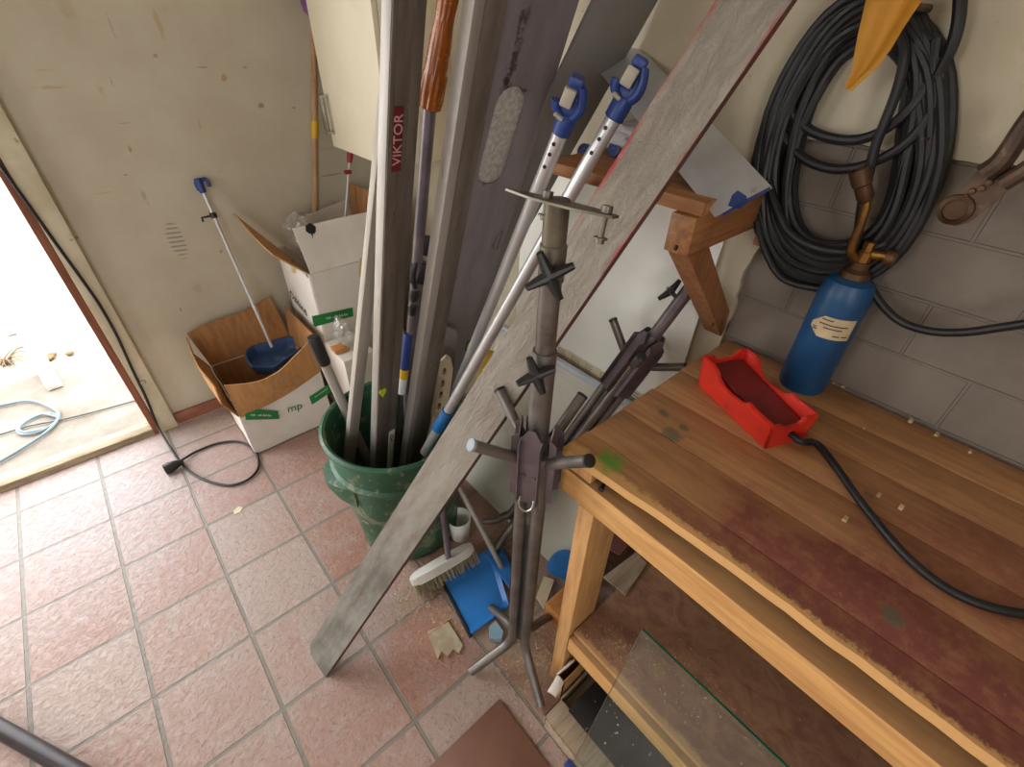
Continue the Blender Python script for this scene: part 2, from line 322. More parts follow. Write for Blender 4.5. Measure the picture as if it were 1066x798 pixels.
M['bristle'] = mat('straw_bristles', (160, 148, 118), .9, col2=(126, 114, 88), scale=60, stretch=(1, 1, .2)); M['brushbody'] = mat('pale_brush_plastic', (222, 220, 212), .45, col2=(206, 202, 192), scale=8)
M['dust'] = mat('sawdust', (200, 178, 140), .95, col2=(166, 142, 106), scale=30); M['tilechip'] = mat('broken_pale_chip', (186, 172, 146), .8, col2=(160, 144, 118), scale=20, bump=.4)
M['paleblue'] = plain('pale_blue_scrap', (150, 180, 200), .4); M['outcable'] = plain('pale_blue_outdoor_cable', (112, 132, 142), .5); M['outdark'] = plain('dark_outdoor_cable', (96, 96, 98), .5)
M['batten'] = plain('white_batten', (240, 238, 234), .6); M['weed'] = plain('dry_brown_stalk', (104, 84, 56), .8)
M['darkpole'] = mat('dark_painted_pole', (62, 54, 56), .4, .3, col2=(48, 42, 44), scale=9)
M['whitebag'] = mat('white_sack', (206, 204, 204), .6, col2=(186, 184, 186), scale=6, bump=.3, bscale=14); M['bagprint'] = plain('blue_sack_print', (44, 66, 122), .5); M['darkgreen'] = plain('dark_green_print', (30, 66, 62), .5)

# ------------------------------------------------------------------ mesh builder
WORLD = {}
def basis(z, hint):
    z = V(z).normalized(); y = V(hint) - z*V(hint).dot(z); y.normalize(); x = y.cross(z)
    return x, y, z
def frame(origin, x, y, z):
    m = Matrix.Identity(4)
    for i, a in enumerate((x, y, z)):
        for r in range(3): m[r][i] = a[r]
    for r in range(3): m[r][3] = origin[r]
    return m
class B:
    def __init__(s): s.bm = bmesh.new()
    def box(s, lo, hi, bev=0.0, mtx=None):
        lo, hi = V(lo), V(hi)
        r = bmesh.ops.create_cube(s.bm, size=1)['verts']
        for v in r:
            v.co = V(((lo.x+hi.x)/2+v.co.x*(hi.x-lo.x), (lo.y+hi.y)/2+v.co.y*(hi.y-lo.y), (lo.z+hi.z)/2+v.co.z*(hi.z-lo.z)))
        if bev:
            es = list({e for v in r for e in v.link_edges})
            out = bmesh.ops.bevel(s.bm, geom=es, offset=bev, segments=2, affect='EDGES', profile=.5, clamp_overlap=True)
            r = list({v for f in out['faces'] for v in f.verts} | {v for v in r if v.is_valid})
        if mtx:
            for v in r: v.co = mtx @ v.co
        return s
    def ring(s, c, x, y, rx, ry=None, n=16):
        ry = rx if ry is None else ry
        return [s.bm.verts.new(V(c)+V(x)*math.cos(2*math.pi*i/n)*rx+V(y)*math.sin(2*math.pi*i/n)*ry) for i in range(n)]
    def bridge(s, a, b):
        n = len(a)
        for i in range(n): s.bm.faces.new((a[i], a[(i+1) % n], b[(i+1) % n], b[i]))
    def tube(s, pts, r, n=14, caps=True, flat=1.0, smooth=0):
        pts = [V(p) for p in pts]
        if smooth: pts = catmull(pts, smooth)
        rs = r if isinstance(r, (list, tuple)) else [r]*len(pts)
        if len(rs) != len(pts): rs = [rs[0]+(rs[-1]-rs[0])*i/(len(pts)-1) for i in range(len(pts))]
        t0 = (pts[1]-pts[0]).normalized()
        up = V((0, 0, 1)) if abs(t0.z) < .9 else V((1, 0, 0))
        x = up.cross(t0).normalized(); prev = None
        for i, p in enumerate(pts):
            if i == 0: t = t0
            elif i == len(pts)-1: t = (pts[-1]-pts[-2]).normalized()
            else:
                t = ((pts[i+1]-p).normalized()+(p-pts[i-1]).normalized())
                t = t.normalized() if t.length > 1e-6 else t0
            x = x-t*x.dot(t); x.normalize(); y = t.cross(x)
            k = s.ring(p, x, y, rs[i], rs[i]*flat, n)
            if prev: s.bridge(prev, k)
            elif caps: s.bm.faces.new(k[::-1])
            prev = k
        if caps: s.bm.faces.new(prev)
        return s
    def lathe(s, o, axis, prof, n=28, hint=None):
        z = V(axis).normalized(); h = hint or (V((1, 0, 0)) if abs(z.x) < .9 else V((0, 1, 0)))
        x = (V(h)-z*V(h).dot(z)).normalized(); y = z.cross(x); prev = None
        for (r, d) in prof:
            c = V(o)+z*d
            k = [s.bm.verts.new(c)] if r < 1e-6 else s.ring(c, x, y, r, None, n)
            if prev:
                if len(prev) == 1 and len(k) > 1:
                    for i in range(n): s.bm.faces.new((prev[0], k[(i+1) % n], k[i]))
                elif len(k) == 1 and len(prev) > 1:
                    for i in range(n): s.bm.faces.new((prev[i], prev[(i+1) % n], k[0]))
                elif len(k) > 1: s.bridge(prev, k)
            prev = k
        return s
    def prism(s, poly, ext, mtx=None):
        """poly: 3-D (or 2-D) points, ext: extrusion vector"""
        poly = [V((p[0], p[1], p[2] if len(p) > 2 else 0)) for p in poly]; ext = V(ext)
        a = [s.bm.verts.new(p) for p in poly]; b = [s.bm.verts.new(p+ext) for p in poly]
        s.bm.faces.new(a[::-1]); s.bm.faces.new(b); s.bridge(a, b)
        if mtx:
            for v in a+b: v.co = mtx @ v.co
        return s
    def plate_hole(s, outer, holes, ext):
        """flat plate with holes: triangulated both sides and joined"""
        ext = V(ext); edges = []; loops = []
        for lp in [outer]+holes:
            vs = [s.bm.verts.new(V(p)) for p in lp]; loops.append(vs)
            for i in range(len(vs)): edges.append(s.bm.edges.new((vs[i], vs[(i+1) % len(vs)])))
        r = bmesh.ops.triangle_fill(s.bm, edges=edges, use_beauty=True, use_dissolve=False)
        fs = [g for g in r['geom'] if isinstance(g, bmesh.types.BMFace)]
        d = bmesh.ops.extrude_face_region(s.bm, geom=fs)
        for g in d['geom']:
            if isinstance(g, bmesh.types.BMVert): g.co += ext
        return s
    def sphere(s, c, r, sc=(1, 1, 1), seg=16):
        vs = bmesh.ops.create_uvsphere(s.bm, u_segments=seg, v_segments=seg//2+2, radius=r)['verts']
        for v in vs: v.co = V((v.co.x*sc[0], v.co.y*sc[1], v.co.z*sc[2]))+V(c)
        return s
    def sheet(s, grid, th=0.0):
        rows = [[s.bm.verts.new(p) for p in r] for r in grid]
        fs = [s.bm.faces.new((rows[i][j], rows[i][j+1], rows[i+1][j+1], rows[i+1][j])) for i in range(len(rows)-1) for j in range(len(rows[0])-1)]
        if th:
            bmesh.ops.recalc_face_normals(s.bm, faces=fs)
            bmesh.ops.solidify(s.bm, geom=fs, thickness=th)
        return s
    def build(s, name, m, parent=None, fr=None, ang=.6):
        bmesh.ops.recalc_face_normals(s.bm, faces=s.bm.faces[:])
        me = bpy.data.meshes.new(name); s.bm.to_mesh(me); s.bm.free()
        return link(name, me, m, parent, fr, ang)
def link(name, me, m, parent=None, fr=None, ang=.6):
    o = bpy.data.objects.new(name, me); COL.objects.link(o)
    me.materials.append(m)
    if ang: me.shade_smooth(); me.set_sharp_from_angle(angle=ang)
    fr = fr or Matrix.Identity(4)
    WORLD[o.name] = fr
    if parent:
        o.parent = parent; o.matrix_parent_inverse = WORLD[parent.name].inverted()
    o.matrix_basis = fr
    return o
def catmull(p, k):
    out = []
    for i in range(len(p)-1):
        a, b, c, d = p[max(i-1, 0)], p[i], p[i+1], p[min(i+2, len(p)-1)]
        for j in range(k):
            t = j/k
            out.append(.5*((2*b)+(c-a)*t+(2*a-5*b+4*c-d)*t*t+(3*b-a-3*c+d)*t**3))
    out.append(p[-1]); return out
def tag(o, label, cat, group=None):
    o['label'] = label; o['category'] = cat
    if group: o['group'] = group
    return o
def thing(name, label, cat, loc, group=None):
    o = bpy.data.objects.new(name, None); COL.objects.link(o); o.empty_display_size = .05
    o.location = loc; WORLD[o.name] = Matrix.Translation(V(loc)); return tag(o, label, cat, group)
def struct(o): o['kind'] = 'structure'; return o
def text(name, body, size, fr, m, parent, sx=1.0, ext=.0004):
    c = bpy.data.curves.new(name+'_font', 'FONT'); c.body = body; c.size = size; c.align_x = 'CENTER'; c.align_y = 'CENTER'; c.extrude = ext; c.resolution_u = 3
    o = bpy.data.objects.new(name+'_tmp', c); COL.objects.link(o)
    dg = bpy.context.evaluated_depsgraph_get(); me = bpy.data.meshes.new_from_object(o.evaluated_get(dg)); bpy.data.objects.remove(o); bpy.data.curves.remove(c)
    for v in me.vertices: v.co.x *= sx
    me.materials.clear()
    return link(name, me, m, parent, fr, 0)

# ------------------------------------------------------------------ the setting
XR, YL = 1.69, .68
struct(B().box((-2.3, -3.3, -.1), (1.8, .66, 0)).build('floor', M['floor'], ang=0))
struct(B().box((-6, .70, -.2), (5, 9, -.035)).build('ground', M['ground'], ang=0))
struct(B().box((-2.3, -3.3, 2.5), (1.8, .8, 2.6)).build('ceiling', M['ceiling'], ang=0))
wl = B(); wl.box((.53, YL, -.05), (1.8, .8, 2.5)); wl.box((-2.3, YL, 2.15), (.53, .8, 2.5)); wl.box((-2.3, YL, -.05), (-1.35, .8, 2.15))
struct(wl.build('wall_left', M['lwall'], ang=0))
wr = struct(B().box((XR, -3.3, -.05), (1.82, YL, 2.5)).build('wall_right', M['block'], ang=0))
# cream board fixed over the blocks, its ragged edge beside the bench
zb = 1.306; yb = -1.083
poly = [(XR-.014, YL, 0), (XR-.014, YL, 2.5), (XR-.014, -3.3, 2.5), (XR-.014, -3.3, zb)]
for k in range(8): poly.append((XR-.014, -1.5+k*(.41/8)+random.uniform(-.004, .004), zb+random.uniform(-.004, .004)))
for k in range(22): poly.append((XR-.014, yb+random.uniform(-.007, .006)-(.012 if 6 < k < 12 else 0), zb-.004-k*(zb-.85)/22))
poly.append((XR-.014, yb, .0))
B().prism(poly, (.013, 0, 0)).build('wall_board', M['plaster'], wr, ang=0)
# back and side of the workshop, behind the camera; window openings added for fill
wb = B(); wb.box((-2.4, -3.4, 0), (1.8, -3.3, 1.0)); wb.box((-2.4, -3.4, 2.15), (1.8, -3.3, 2.5)); wb.box((-2.4, -3.4, 1.0), (-1.4, -3.3, 2.15)); wb.box((-.3, -3.4, 1.0), (1.8, -3.3, 2.15))
struct(wb.build('wall_back', M['ceiling'], ang=0))
ws = B(); ws.box((-2.4, -3.3, 0), (-2.3, -1.2, 2.5)); ws.box((-2.4, -.3, 0), (-2.3, .8, 2.5)); ws.box((-2.4, -1.2, 2.2), (-2.3, -.3, 2.5)); ws.box((-2.4, -1.2, 0), (-2.3, -.3, 1.1))
struct(ws.build('wall_side', M['ceiling'], ang=0))
# door frame
struct(B().box((.484, .648, 0), (.548, .70, 2.15), .003).build('trim_1', M['casing']))
struct(B().box((.459, .652, 0), (.483, .74, 2.15), .002).build('trim_2', M['brownwood']))
struct(B().box((-1.35, .655, -.04), (.466, .735, .03), .006).build('trim_3', M['sill']))
struct(B().box((-1.35, .66, 2.10), (.548, .74, 2.16), .003).build('trim_4', M['casing']))
sk = B()
x = .552
while x < 1.66: sk.box((x, .663, 0), (min(x+.247, 1.67), .679, .055), .003); x += .25
struct(sk.build('baseboard_left', M['skirt']))

# ------------------------------------------------------------------ outdoors
zg = -.03
def ground_cable(name, pts, r, m, label):
    tag(B().tube([at_z(x, y, zg+r) for x, y in pts], r, 8, smooth=6).build(name, m), label, 'cable')
ground_cable('outdoor_cable', [(-30, 428), (0, 422), (31, 417), (55, 425), (61, 434), (49, 449), (22, 467), (0, 480), (-30, 497)], .006, M['outcable'], 'pale cable looped on the sandy yard outside the doorway')
ground_cable('outdoor_cable', [(60, 434), (44, 431), (28, 438), (18, 447), (24, 452), (42, 449), (58, 439), (61, 433), (50, 430), (34, 435), (20, 445), (27, 450), (48, 446)], .005, M['outcable'], 'thin pale cord coiled small inside the larger outdoor loop')
ground_cable('outdoor_lead', [(-30, 460), (0, 452), (31, 443), (62, 437), (100, 428), (140, 417), (170, 410)], .004, M['outdark'], 'dark straight lead running across the yard under the pale loop')
a, b = at_z(56, 401, zg+.02), at_z(29, 352, zg+.02); d = (b-a).normalized()
x_, y_, z_ = basis(b-a, (0, 0, 1))
tag(B().box((-.03, -.02, 0), (.03, .02, (b-a).length*1.6), .003).build('batten', M['batten'], None, frame(a, x_, y_, z_)), 'white batten lying end on in the bright yard', 'batten')
a2, b2 = at_z(12, 345, zg+.02), at_z(0, 318, zg+.02); x_, y_, z_ = basis(b2-a2, (0, 0, 1))
tag(B().box((-.025, -.02, 0), (.025, .02, .7), .003).build('batten', M['batten'], None, frame(a2, x_, y_, z_)), 'pale batten farther left in the yard, behind the dry weed', 'batten')
wd = B(); c = at_z(8, 378, zg)
for k in range(14):
    an = random.uniform(0, 6.28); L = random.uniform(.06, .16)
    wd.tube([c+V((random.uniform(-.03, .03), random.uniform(-.03, .03), 0)), c+V((math.cos(an)*L*.5, math.sin(an)*L*.5, L*.4)), c+V((math.cos(an)*L, math.sin(an)*L, L*.25))], [.004, .0015], 5, smooth=3)
tag(wd.build('dry_weed', M['weed']), 'dry brown weed lying on the yard by the doorway', 'weed')
c = at_z(60, 371, zg)
st = B()
for k in range(5): st.sphere(c+V((random.uniform(-.06, .06), random.uniform(-.03, .03), .01)), .016, (1.3, 1, .7), 8)
tag(st.build('rubble', M['weed']), 'small brown rubble scattered in the bright yard', 'rubble')['kind'] = 'stuff'

# ------------------------------------------------------------------ extension cord by the door frame
pts = [at_y(x, y, .643) for x, y in ((-30, 130), (0, 172), (30, 214), (60, 256), (84, 289), (104, 318), (122, 350), (138, 385), (152, 414), (163, 441))]
pts += [at_z(x, y, z) for x, y, z in ((170, 454, .02), (178, 467, .012), (186, 479, .008), (198, 491, .007), (215, 500, .007), (238, 505, .007), (258, 499, .007), (269, 486, .007), (266, 470, .007), (250, 460, .007), (228, 461, .007), (206, 469, .007), (192, 477, .012), (187, 480, .018))]
t = thing('extension_cord', 'black extension cord down the cream door frame with socket on floor', 'cord', at_z(180, 484))
B().tube(pts, .0048, 10, smooth=5).build('cable', M['cable'], t)
a, b = at_z(188, 481, .022), at_z(171, 489, .022); ax = (b-a).normalized(); L = (b-a).length
B().lathe(a, ax, [(0, -.01), (.008, -.01), (.011, .0), (.016, .012), (.019, .02), (.0195, L*.55), (.022, L*.58), (.0225, L), (.018, L), (.017, L-.02), (0, L-.02)], 20).build('socket', M['black'], t)
# clip on the frame
P = at_y(148, 398, .647); tag(B().box(P-V((.012, .006, .008)), P+V((.012, .003, .008)), .002).build('cable_clip', M['greyp']), 'small grey clip holding the cord to the door frame', 'clip')

# ------------------------------------------------------------------ cardboard boxes
def panel(b, q, th=.004, nx=8, nz=6, wob=.003, seed=0):
    q = [V(p) for p in q]
    n = (q[1]-q[0]).cross(q[3]-q[0]).normalized()
    g = []
    for j in range(nz+1):
        r = []
        for i in range(nx+1):
            u, v = i/nx, j/nz
            p = (q[0]*(1-u)+q[1]*u)*(1-v)+(q[3]*(1-u)+q[2]*u)*v
            p = p+n*mnoise.noise(p*9+V((seed, seed, 0)))*wob*4*u*(1-u)*2 if wob else p
            r.append(p)
        g.append(r)
    b.sheet(g, th)
X0, X1, Y0, Y1, ZB = .755, 1.095, .255, .585, .275
t = thing('cardboard_box', 'open low cardboard box with white sides, brown raised flaps and blue tray inside', 'box', ((X0+X1)/2, (Y0+Y1)/2, 0))
b = B(); b.box((X0, Y0, .002), (X1, Y1, .008))
panel(b, [(X0, Y0, .004), (X1, Y0, .004), (X1, Y0, ZB), (X0, Y0, ZB)]); panel(b, [(X0, Y1, .004), (X1, Y1, .004), (X1, Y1, ZB), (X0, Y1, ZB)])
panel(b, [(X0, Y0, .004), (X0, Y1, .004), (X0-.004, Y1, ZB), (X0, Y0, ZB)]); panel(b, [(X1, Y0, .004), (X1, Y1, .004), (X1, Y1, ZB), (X1, Y0, ZB)])
b.build('box_body', M['cardw'], t)
ln_ = B(); q_ = .007
for c4 in ([(X0+q_, Y0+q_), (X1-q_, Y0+q_)], [(X0+q_, Y1-q_), (X1-q_, Y1-q_)], [(X0+q_, Y0+q_), (X0+q_, Y1-q_)], [(X1-q_, Y0+q_), (X1-q_, Y1-q_)]):
    (xa, ya), (xb, yb2) = c4; panel(ln_, [(xa, ya, .01), (xb, yb2, .01), (xb, yb2, ZB-.004), (xa, ya, ZB-.004)], .002, wob=.001)
ln_.build('lining', M['cardin'], t)
TL, TF, TM, TR, TB = V((.76-.035, Y1+.01, .435)), V((X0-.05, Y0-.035, .40)), V((X0+.16, Y0-.075, .395)), V((X1+.02, Y0-.03, .44)), V((X1+.0, Y1+.02, .42))
b = B()
g = [[V((X0, Y0-.002, ZB-.07)).lerp(V((X1, Y0-.002, ZB)), i/10)+V((0, -.004, -.015*math.sin(i/10*math.pi))) for i in range(11)]]
top = catmull([V((X0-.01, Y0-.03, .385)), V((X0+.09, Y0-.06, .37)), V((X0+.17, Y0-.07, .385)), V((X0+.26, Y0-.05, .42)), V((X1+.01, Y0-.02, .455))], 3)[:]
top = [top[int(i*(len(top)-1)/10)] for i in range(11)]
g.append([g[0][i].lerp(top[i], .5)+V((0, -.012, 0)) for i in range(11)]); g.append(top)
b.sheet(g, .005); b.build('flap', M['card'], t)
b = B()
g0 = [V((X0-.003, Y0-.02, ZB-.05)).lerp(V((X0-.004, Y1, ZB)), i/8) for i in range(9)]
tp = [V((X0-.035, Y0-.03, .385)).lerp(V((X0-.035, Y1, .43)), i/8)+V((-.014*math.sin(i/8*math.pi), 0, .01*math.sin(i*1.2))) for i in range(9)]
b.sheet([g0, [g0[i].lerp(tp[i], .5)+V((-.018, 0, 0)) for i in range(9)], tp], .005); b.build('flap', M['card'], t)
b = B()
g0 = [V((X0, Y1, ZB)).lerp(V((X1, Y1, ZB)), i/8) for i in range(9)]
tp = [V((X0-.03, Y1+.03, .43)).lerp(V((X1-.02, Y1+.045, .475)), i/8)+V((0, .0, .008*math.sin(i*.9))) for i in range(9)]
b.sheet([g0, [g0[i].lerp(tp[i], .5) for i in range(9)], tp], .005); b.build('flap', M['cardin'], t)
b = B()
g0 = [V((X1, Y0, ZB)).lerp(V((X1, Y1, ZB)), i/8) for i in range(9)]
tp = [V((X1+.015, Y0-.01, .45)).lerp(V((X1+.02, Y1, .44)), i/8) for i in range(9)]
b.sheet([g0, [g0[i].lerp(tp[i], .5) for i in range(9)], tp], .005); b.build('flap', M['cardin'], t)
# prints on the front: green bands and the green letters
def quad_on_y(px, Y, off=.0015): return [at_y(x, y, Y-off) for x, y in px]
YF = Y0-.006
gb = B().prism(quad_on_y([(254, 425), (289, 428), (291, 436), (256, 437)], YF, .004), (0, .001, 0)).build('print_band', M['green'], t)
def txt_on(name, s, size, px, Y, m, par, dirx, off=.0062, sx=1.0):
    P = at_y(px[0], px[1], Y-off); Q = at_y(dirx[0], dirx[1], Y-off)
    xx = (Q-P).normalized(); yy = V((0, 0, 1)); yy = (yy-xx*yy.dot(xx)).normalized(); zz = xx.cross(yy)
    return text(name, s, size, frame(P, xx, yy, zz), m, par, sx)
txt_on('lettering', 'mb - ab bd bo', .014, (272, 432), YF, M['white'], gb, (285, 432.5))
g2 = B().prism(quad_on_y([(322, 413), (345, 398), (346, 407), (325, 421)], YF, .004), (0, .001, 0)).build('print_band', M['green'], t)
txt_on('lettering', 'www.mbverpakking', .008, (334, 409), YF, M['white'], g2, (344, 402))
txt_on('lettering', 'mp', .05, (307, 424), YF, M['green'], t, (330, 417), .008, 1.0)

# tray on a long stick standing in the low box
t = thing('long_handled_dustpan', 'long-handled dustpan with blue tray down in the open cardboard box', 'dustpan', (.94, .43, .01))
top = at_y(208, 192, .655); bot = V((.97, .47, .30))
bt = at_plane(283, 361, bot, V((0, 1, 0)))
B().tube([top, bt], .0065, 12).build('handle', M['silver'], t)
dz = (bt-top).normalized()
x_, y_, z_ = basis(dz, (0, -1, 0))
fr = frame(top, x_, y_, z_)
hk = B().lathe(V((0, 0, -.022)), (0, 0, 1), [(0, 0), (.012, .001), (.014, .012), (.012, .05), (.009, .052), (0, .052)], 14).tube([V((.008, .0, -.01)), V((.022, .0, -.016)), V((.03, .0, -.004)), V((.027, .0, .012))], .007, 10, smooth=4); hk.box((-.016, -.014, -.012), (.006, .006, .02), .004)
hk.build('hanging_hook', M['bluep'], t, fr)
cl = B().lathe(V((0, 0, .10)), (0, 0, 1), [(.008, 0), (.012, 0), (.012, .02), (.008, .02)], 14).tube([V((-.01, .0, .11)), V((-.04, .0, .11)), V((-.042, .0, .125))], .004, 8); cl.build('clip', M['black'], t, fr)
c = [at_z(x, y-1, .30) for x, y in ((255, 368), (263, 362), (300, 352), (312, 354), (318, 361), (286, 384), (262, 384), (256, 376))]
cen = sum(c, V())/len(c)
b = B()
def loop_at(sc, z): return [b.bm.verts.new(cen+(p-cen)*sc+V((0, 0, z))) for p in c]
L = [loop_at(.86, -.045), loop_at(1.0, 0), loop_at(1.0, .006), loop_at(.93, .006), loop_at(.82, -.036)]
b.bm.faces.new(L[0]); [b.bridge(L[i], L[i+1]) for i in range(4)]; b.bm.faces.new(L[4][::-1])
b.build('tray', M['bluetray'], t)

# tall box behind
X0, X1, Y0, Y1, ZT = 1.15, 1.50, .25, .585, .70
t = thing('cardboard_box', 'tall white cardboard box behind the green bucket, flaps up, plastic film inside', 'box', ((X0+X1)/2, (Y0+Y1)/2, 0))
b = B(); b.box((X0, Y0, .002), (X1, Y1, .01))
for q in ([(X0, Y0, .004), (X1, Y0, .004), (X1, Y0, ZT), (X0, Y0, ZT)], [(X0, Y1, .004), (X1, Y1, .004), (X1, Y1, ZT), (X0, Y1, ZT)], [(X0, Y0, .004), (X0, Y1, .004), (X0, Y1, ZT), (X0, Y0, ZT)], [(X1, Y0, .004), (X1, Y1, .004), (X1, Y1, ZT), (X1, Y0, ZT)]): panel(b, q)
b.build('box_body', M['cardw'], t)
ff = B(); panel(ff, [(X0+.005, Y0, ZT), (X1, Y0, ZT), (X1+.0, Y0+.06, ZT+.16), (X0+.0, Y0+.06, ZT+.155)], wob=.006)
fl = ff.build('flap', M['cardw'], t)
def on_flap(px): return at_plane(px[0], px[1], V((X0, Y0-.006, ZT)), V((0, -.16, .06)).normalized())
cc = on_flap((323.5, 238)); e1 = (on_flap((330, 237))-cc).normalized(); nn = V((0, -.16, .06)).normalized(); e2 = nn.cross(e1)
sp = B(); k = [sp.bm.verts.new(cc+e1*.019*math.cos(a*.35)*(1+.1*math.sin(a*2.1))+e2*.019*math.sin(a*.35)*(1+.08*math.cos(a*1.7))) for a in range(18)]; sp.bm.faces.new(k)
q = on_flap((326, 249)); sp.prism([cc-e1*.006, cc+e1*.006, q], nn*.0005)
sp.build('spray_blot', M['spray'], fl)
b = B(); P1 = at_x(246, 207, 1.035)
tipB = V((1.03, .60, .855)); tipA = V((1.055, .27, .835))
panel(b, [(X0, Y0, ZT), (X0, Y1, ZT), (1.035, .60, .86), (1.06, .30, .78)], wob=.006); b.build('flap', M['card'], t)
b = B(); panel(b, [(X1, Y0, ZT), (X1, Y1, ZT), (X1+.02, Y1+.02, ZT+.2), (X1+.03, Y0+.02, ZT+.2)]); b.build('flap', M['cardin'], t)
b = B(); panel(b, [(X0+.05, Y1, ZT), (X1, Y1, ZT), (X1, Y1+.03, ZT+.13), (X0+.12, Y1+.0, ZT+.10)], wob=.01); b.build('flap', M['cardw'], t)
g3 = B().prism([at_y(x, y, Y0-.006) for x, y in ((325, 329), (367, 320), (368, 329), (328, 340))], (0, .001, 0))
g3 = g3.build('print_band', M['green'], t)
B().prism([at_x(x, y, X0-.005) for x, y in ((324.5, 328), (325.5, 329), (328, 340), (326, 338))], (.001, 0, 0)).build('band_end', M['green'], t)
txt_on('lettering', 'mb - ab bd bo', .016, (351, 329), Y0-.006, M['white'], g3, (364, 326.5), .0015)
# left side print
P, Q = at_x(302, 305, X0-.006), at_x(319, 326, X0-.006); xx = (Q-P).normalized(); yy = V((0, 0, 1)); yy = (yy-xx*yy.dot(xx)).normalized()
text('lettering', 'Oakland', .055, frame((P+Q)/2, xx, yy, xx.cross(yy)), M['ink'], t, .9)
P = at_x(318, 285, X0-.006); text('lettering', 'P 16', .028, frame(P, xx, yy, xx.cross(yy)), M['ink'], t, .8)
tp = B().prism([at_x(x, y, X0-.006) for x, y in ((302, 268), (306, 269), (307, 284), (304, 284))], (.0012, 0, 0)).build('tape', M['tapey'], t)
tp = B().prism([at_y(x, y, Y0-.006) for x, y in ((374, 269), (384, 266), (383, 285), (374, 288))], (0, .001, 0)).build('tape', M['tapey'], t)

def crumple(name, cen, rad, seed, m, label, cat, parent=None, floor=None):
    b = B(); bmesh.ops.create_icosphere(b.bm, subdivisions=4, radius=1)
    for v in b.bm.verts:
        d = v.co.normalized()
        k = 1+.28*mnoise.noise(d*2.2+V((seed, 0, 0)))+.16*abs(mnoise.noise(d*6+V((0, seed, 0))))-.1*abs(mnoise.noise(d*13+V((0, 0, seed))))
        v.co = V((d.x*rad[0]*k, d.y*rad[1]*k, d.z*rad[2]*k))+V(cen)
        if floor is not None and v.co.z < floor: v.co.z = floor
    o = b.build(name, m, None, None, .35); return tag(o, label, cat)
crumple('plastic_bag', (1.225, .47, .76), (.06, .09, .09), 3.1, M['bag'], 'clear crumpled plastic film bulging from the tall white box', 'plastic bag')

# red-handled rod and broomstick behind the box
t = thing('squeegee_pole', 'thin steel rod with red grip standing in the tall white box', 'pole', (1.40, .52, .02))
a, b = at_y(360.5, 213, .52), at_y(364.5, 160, .55); d = (b-a).normalized()
B().tube([a-d*.75, b], .005, 10).build('rod', M['silver'], t)
B().lathe(b-d*.035, d, [(0, 0), (.009, 0), (.012, .02), (.012, .10), (.009, .12), (0, .12)], 16).build('grip', M['redp'], t)
c = at_y(362, 179, .525); B().box(c-V((.014, .009, .007)), c+V((.014, .009, .007)), .003).build('clip', M['redp'], t)
t = thing('broomstick', 'brown wooden stick with yellow band leaning on the cream wall', 'stick', (1.163, .63, 0))
a, b = V((1.168, .62, 0)), at_y(327, 40, .662); d = b-a
B().tube([a, a+d*1.12], .0115, 14).build('stick', M['stick'], t)
tt = (at_y(327, 135, .645)-a).length/d.length; B().tube([a+d*(tt-.022), a+d*(tt+.022)], .0135, 14).build('colour_band', M['yellow'], t)

# ------------------------------------------------------------------ wall cabinet
XC = 1.42
P = at_x(347, 152, XC); zc = P.z; yc = P.y
t = thing('wall_cabinet', 'cream wall cabinet hung in the corner above the cardboard boxes', 'cabinet', (1.55, yc-.2, zc))
B().box((XC+.02, yc-.44, zc+.003), (XR-.014, yc-.003, zc+.75), .002).build('cabinet_body', M['cab'], t)
dr = B().box((XC, yc-.44, zc), (XC+.018, yc, zc+.755), .002).build('door', M['cab'], t)
h1, h2 = at_x(335, 98, XC-.012), at_x(346, 140, XC-.012)
hb = B()
hy = (h1.y+h2.y)/2
hb.box((XC-.03, hy-.011, h2.z), (XC-.022, hy+.011, h1.z), .003)
hb.box((XC-.024, hy-.011, h2.z), (XC+.002, hy+.011, h2.z+.01), .002); hb.box((XC-.024, hy-.011, h1.z-.01), (XC+.002, hy+.011, h1.z), .002)
hb.build('handle', M['chrome'], dr)
b = B(); c = at_y(317, 2, .6); crumple('cloth', c+V((.03, .03, .05)), (.03, .04, .09), 8.2, M['purple'], 'purple cloth hanging beside the cream wall cabinet', 'cloth')

# ------------------------------------------------------------------ bucket
BC = V((1.08, -.45, 0)); RT, RBm, BH = .207, .17, .5
t = thing('bucket', 'tall green plastic bucket holding the straightedges and poles', 'bucket', BC)
def rr(z): return RBm+(RT-RBm)*z/BH
prof = [(0, 0), (RBm-.01, 0), (RBm, .006), (rr(.36), .36), (rr(.37)+.012, .372), (rr(.385)+.014, .385), (rr(.395)+.004, .396), (rr(.48), .48), (RT+.012, .486), (RT+.013, .497), (RT+.004, .502), (RT-.004, .498), (rr(.46)-.006, .46), (RBm-.006, .02), (0, .02)]
B().lathe(BC, (0, 0, 1), prof, 56).build('body', M['bucket'], t)
B().lathe(BC+V((0, 0, .021)), (0, 0, 1), [(0, .06), (.08, .07), (.12, .05), (RBm-.008, .03), (RBm-.006, 0)], 32).build('dried_mortar', M['mortar'], t)
for (pxx, pyy) in ((352, 535),):
    ang0 = math.radians(168)
    for s in (0, math.pi):
        an = ang0+s; out = V((math.cos(an), math.sin(an), 0)); sd = V((-out.y, out.x, 0)); c = BC+out*(rr(.36)-.004)
        lug = B(); g = []
        for i in range(9):
            u = (i/8-.5)*2; w = 1-abs(u)**2.5
            base = c+sd*u*.095-out*(.095*u)**2*2.4
            g.append([base+V((0, 0, .372)), base+out*.040*w+V((0, 0, .362)), base+out*.042*w+V((0, 0, .338)), base+out*.026*w+V((0, 0, .295)), base+V((0, 0, .285))])
        lug.sheet(g, .004); lug.build('lug', M['bucket'], t)

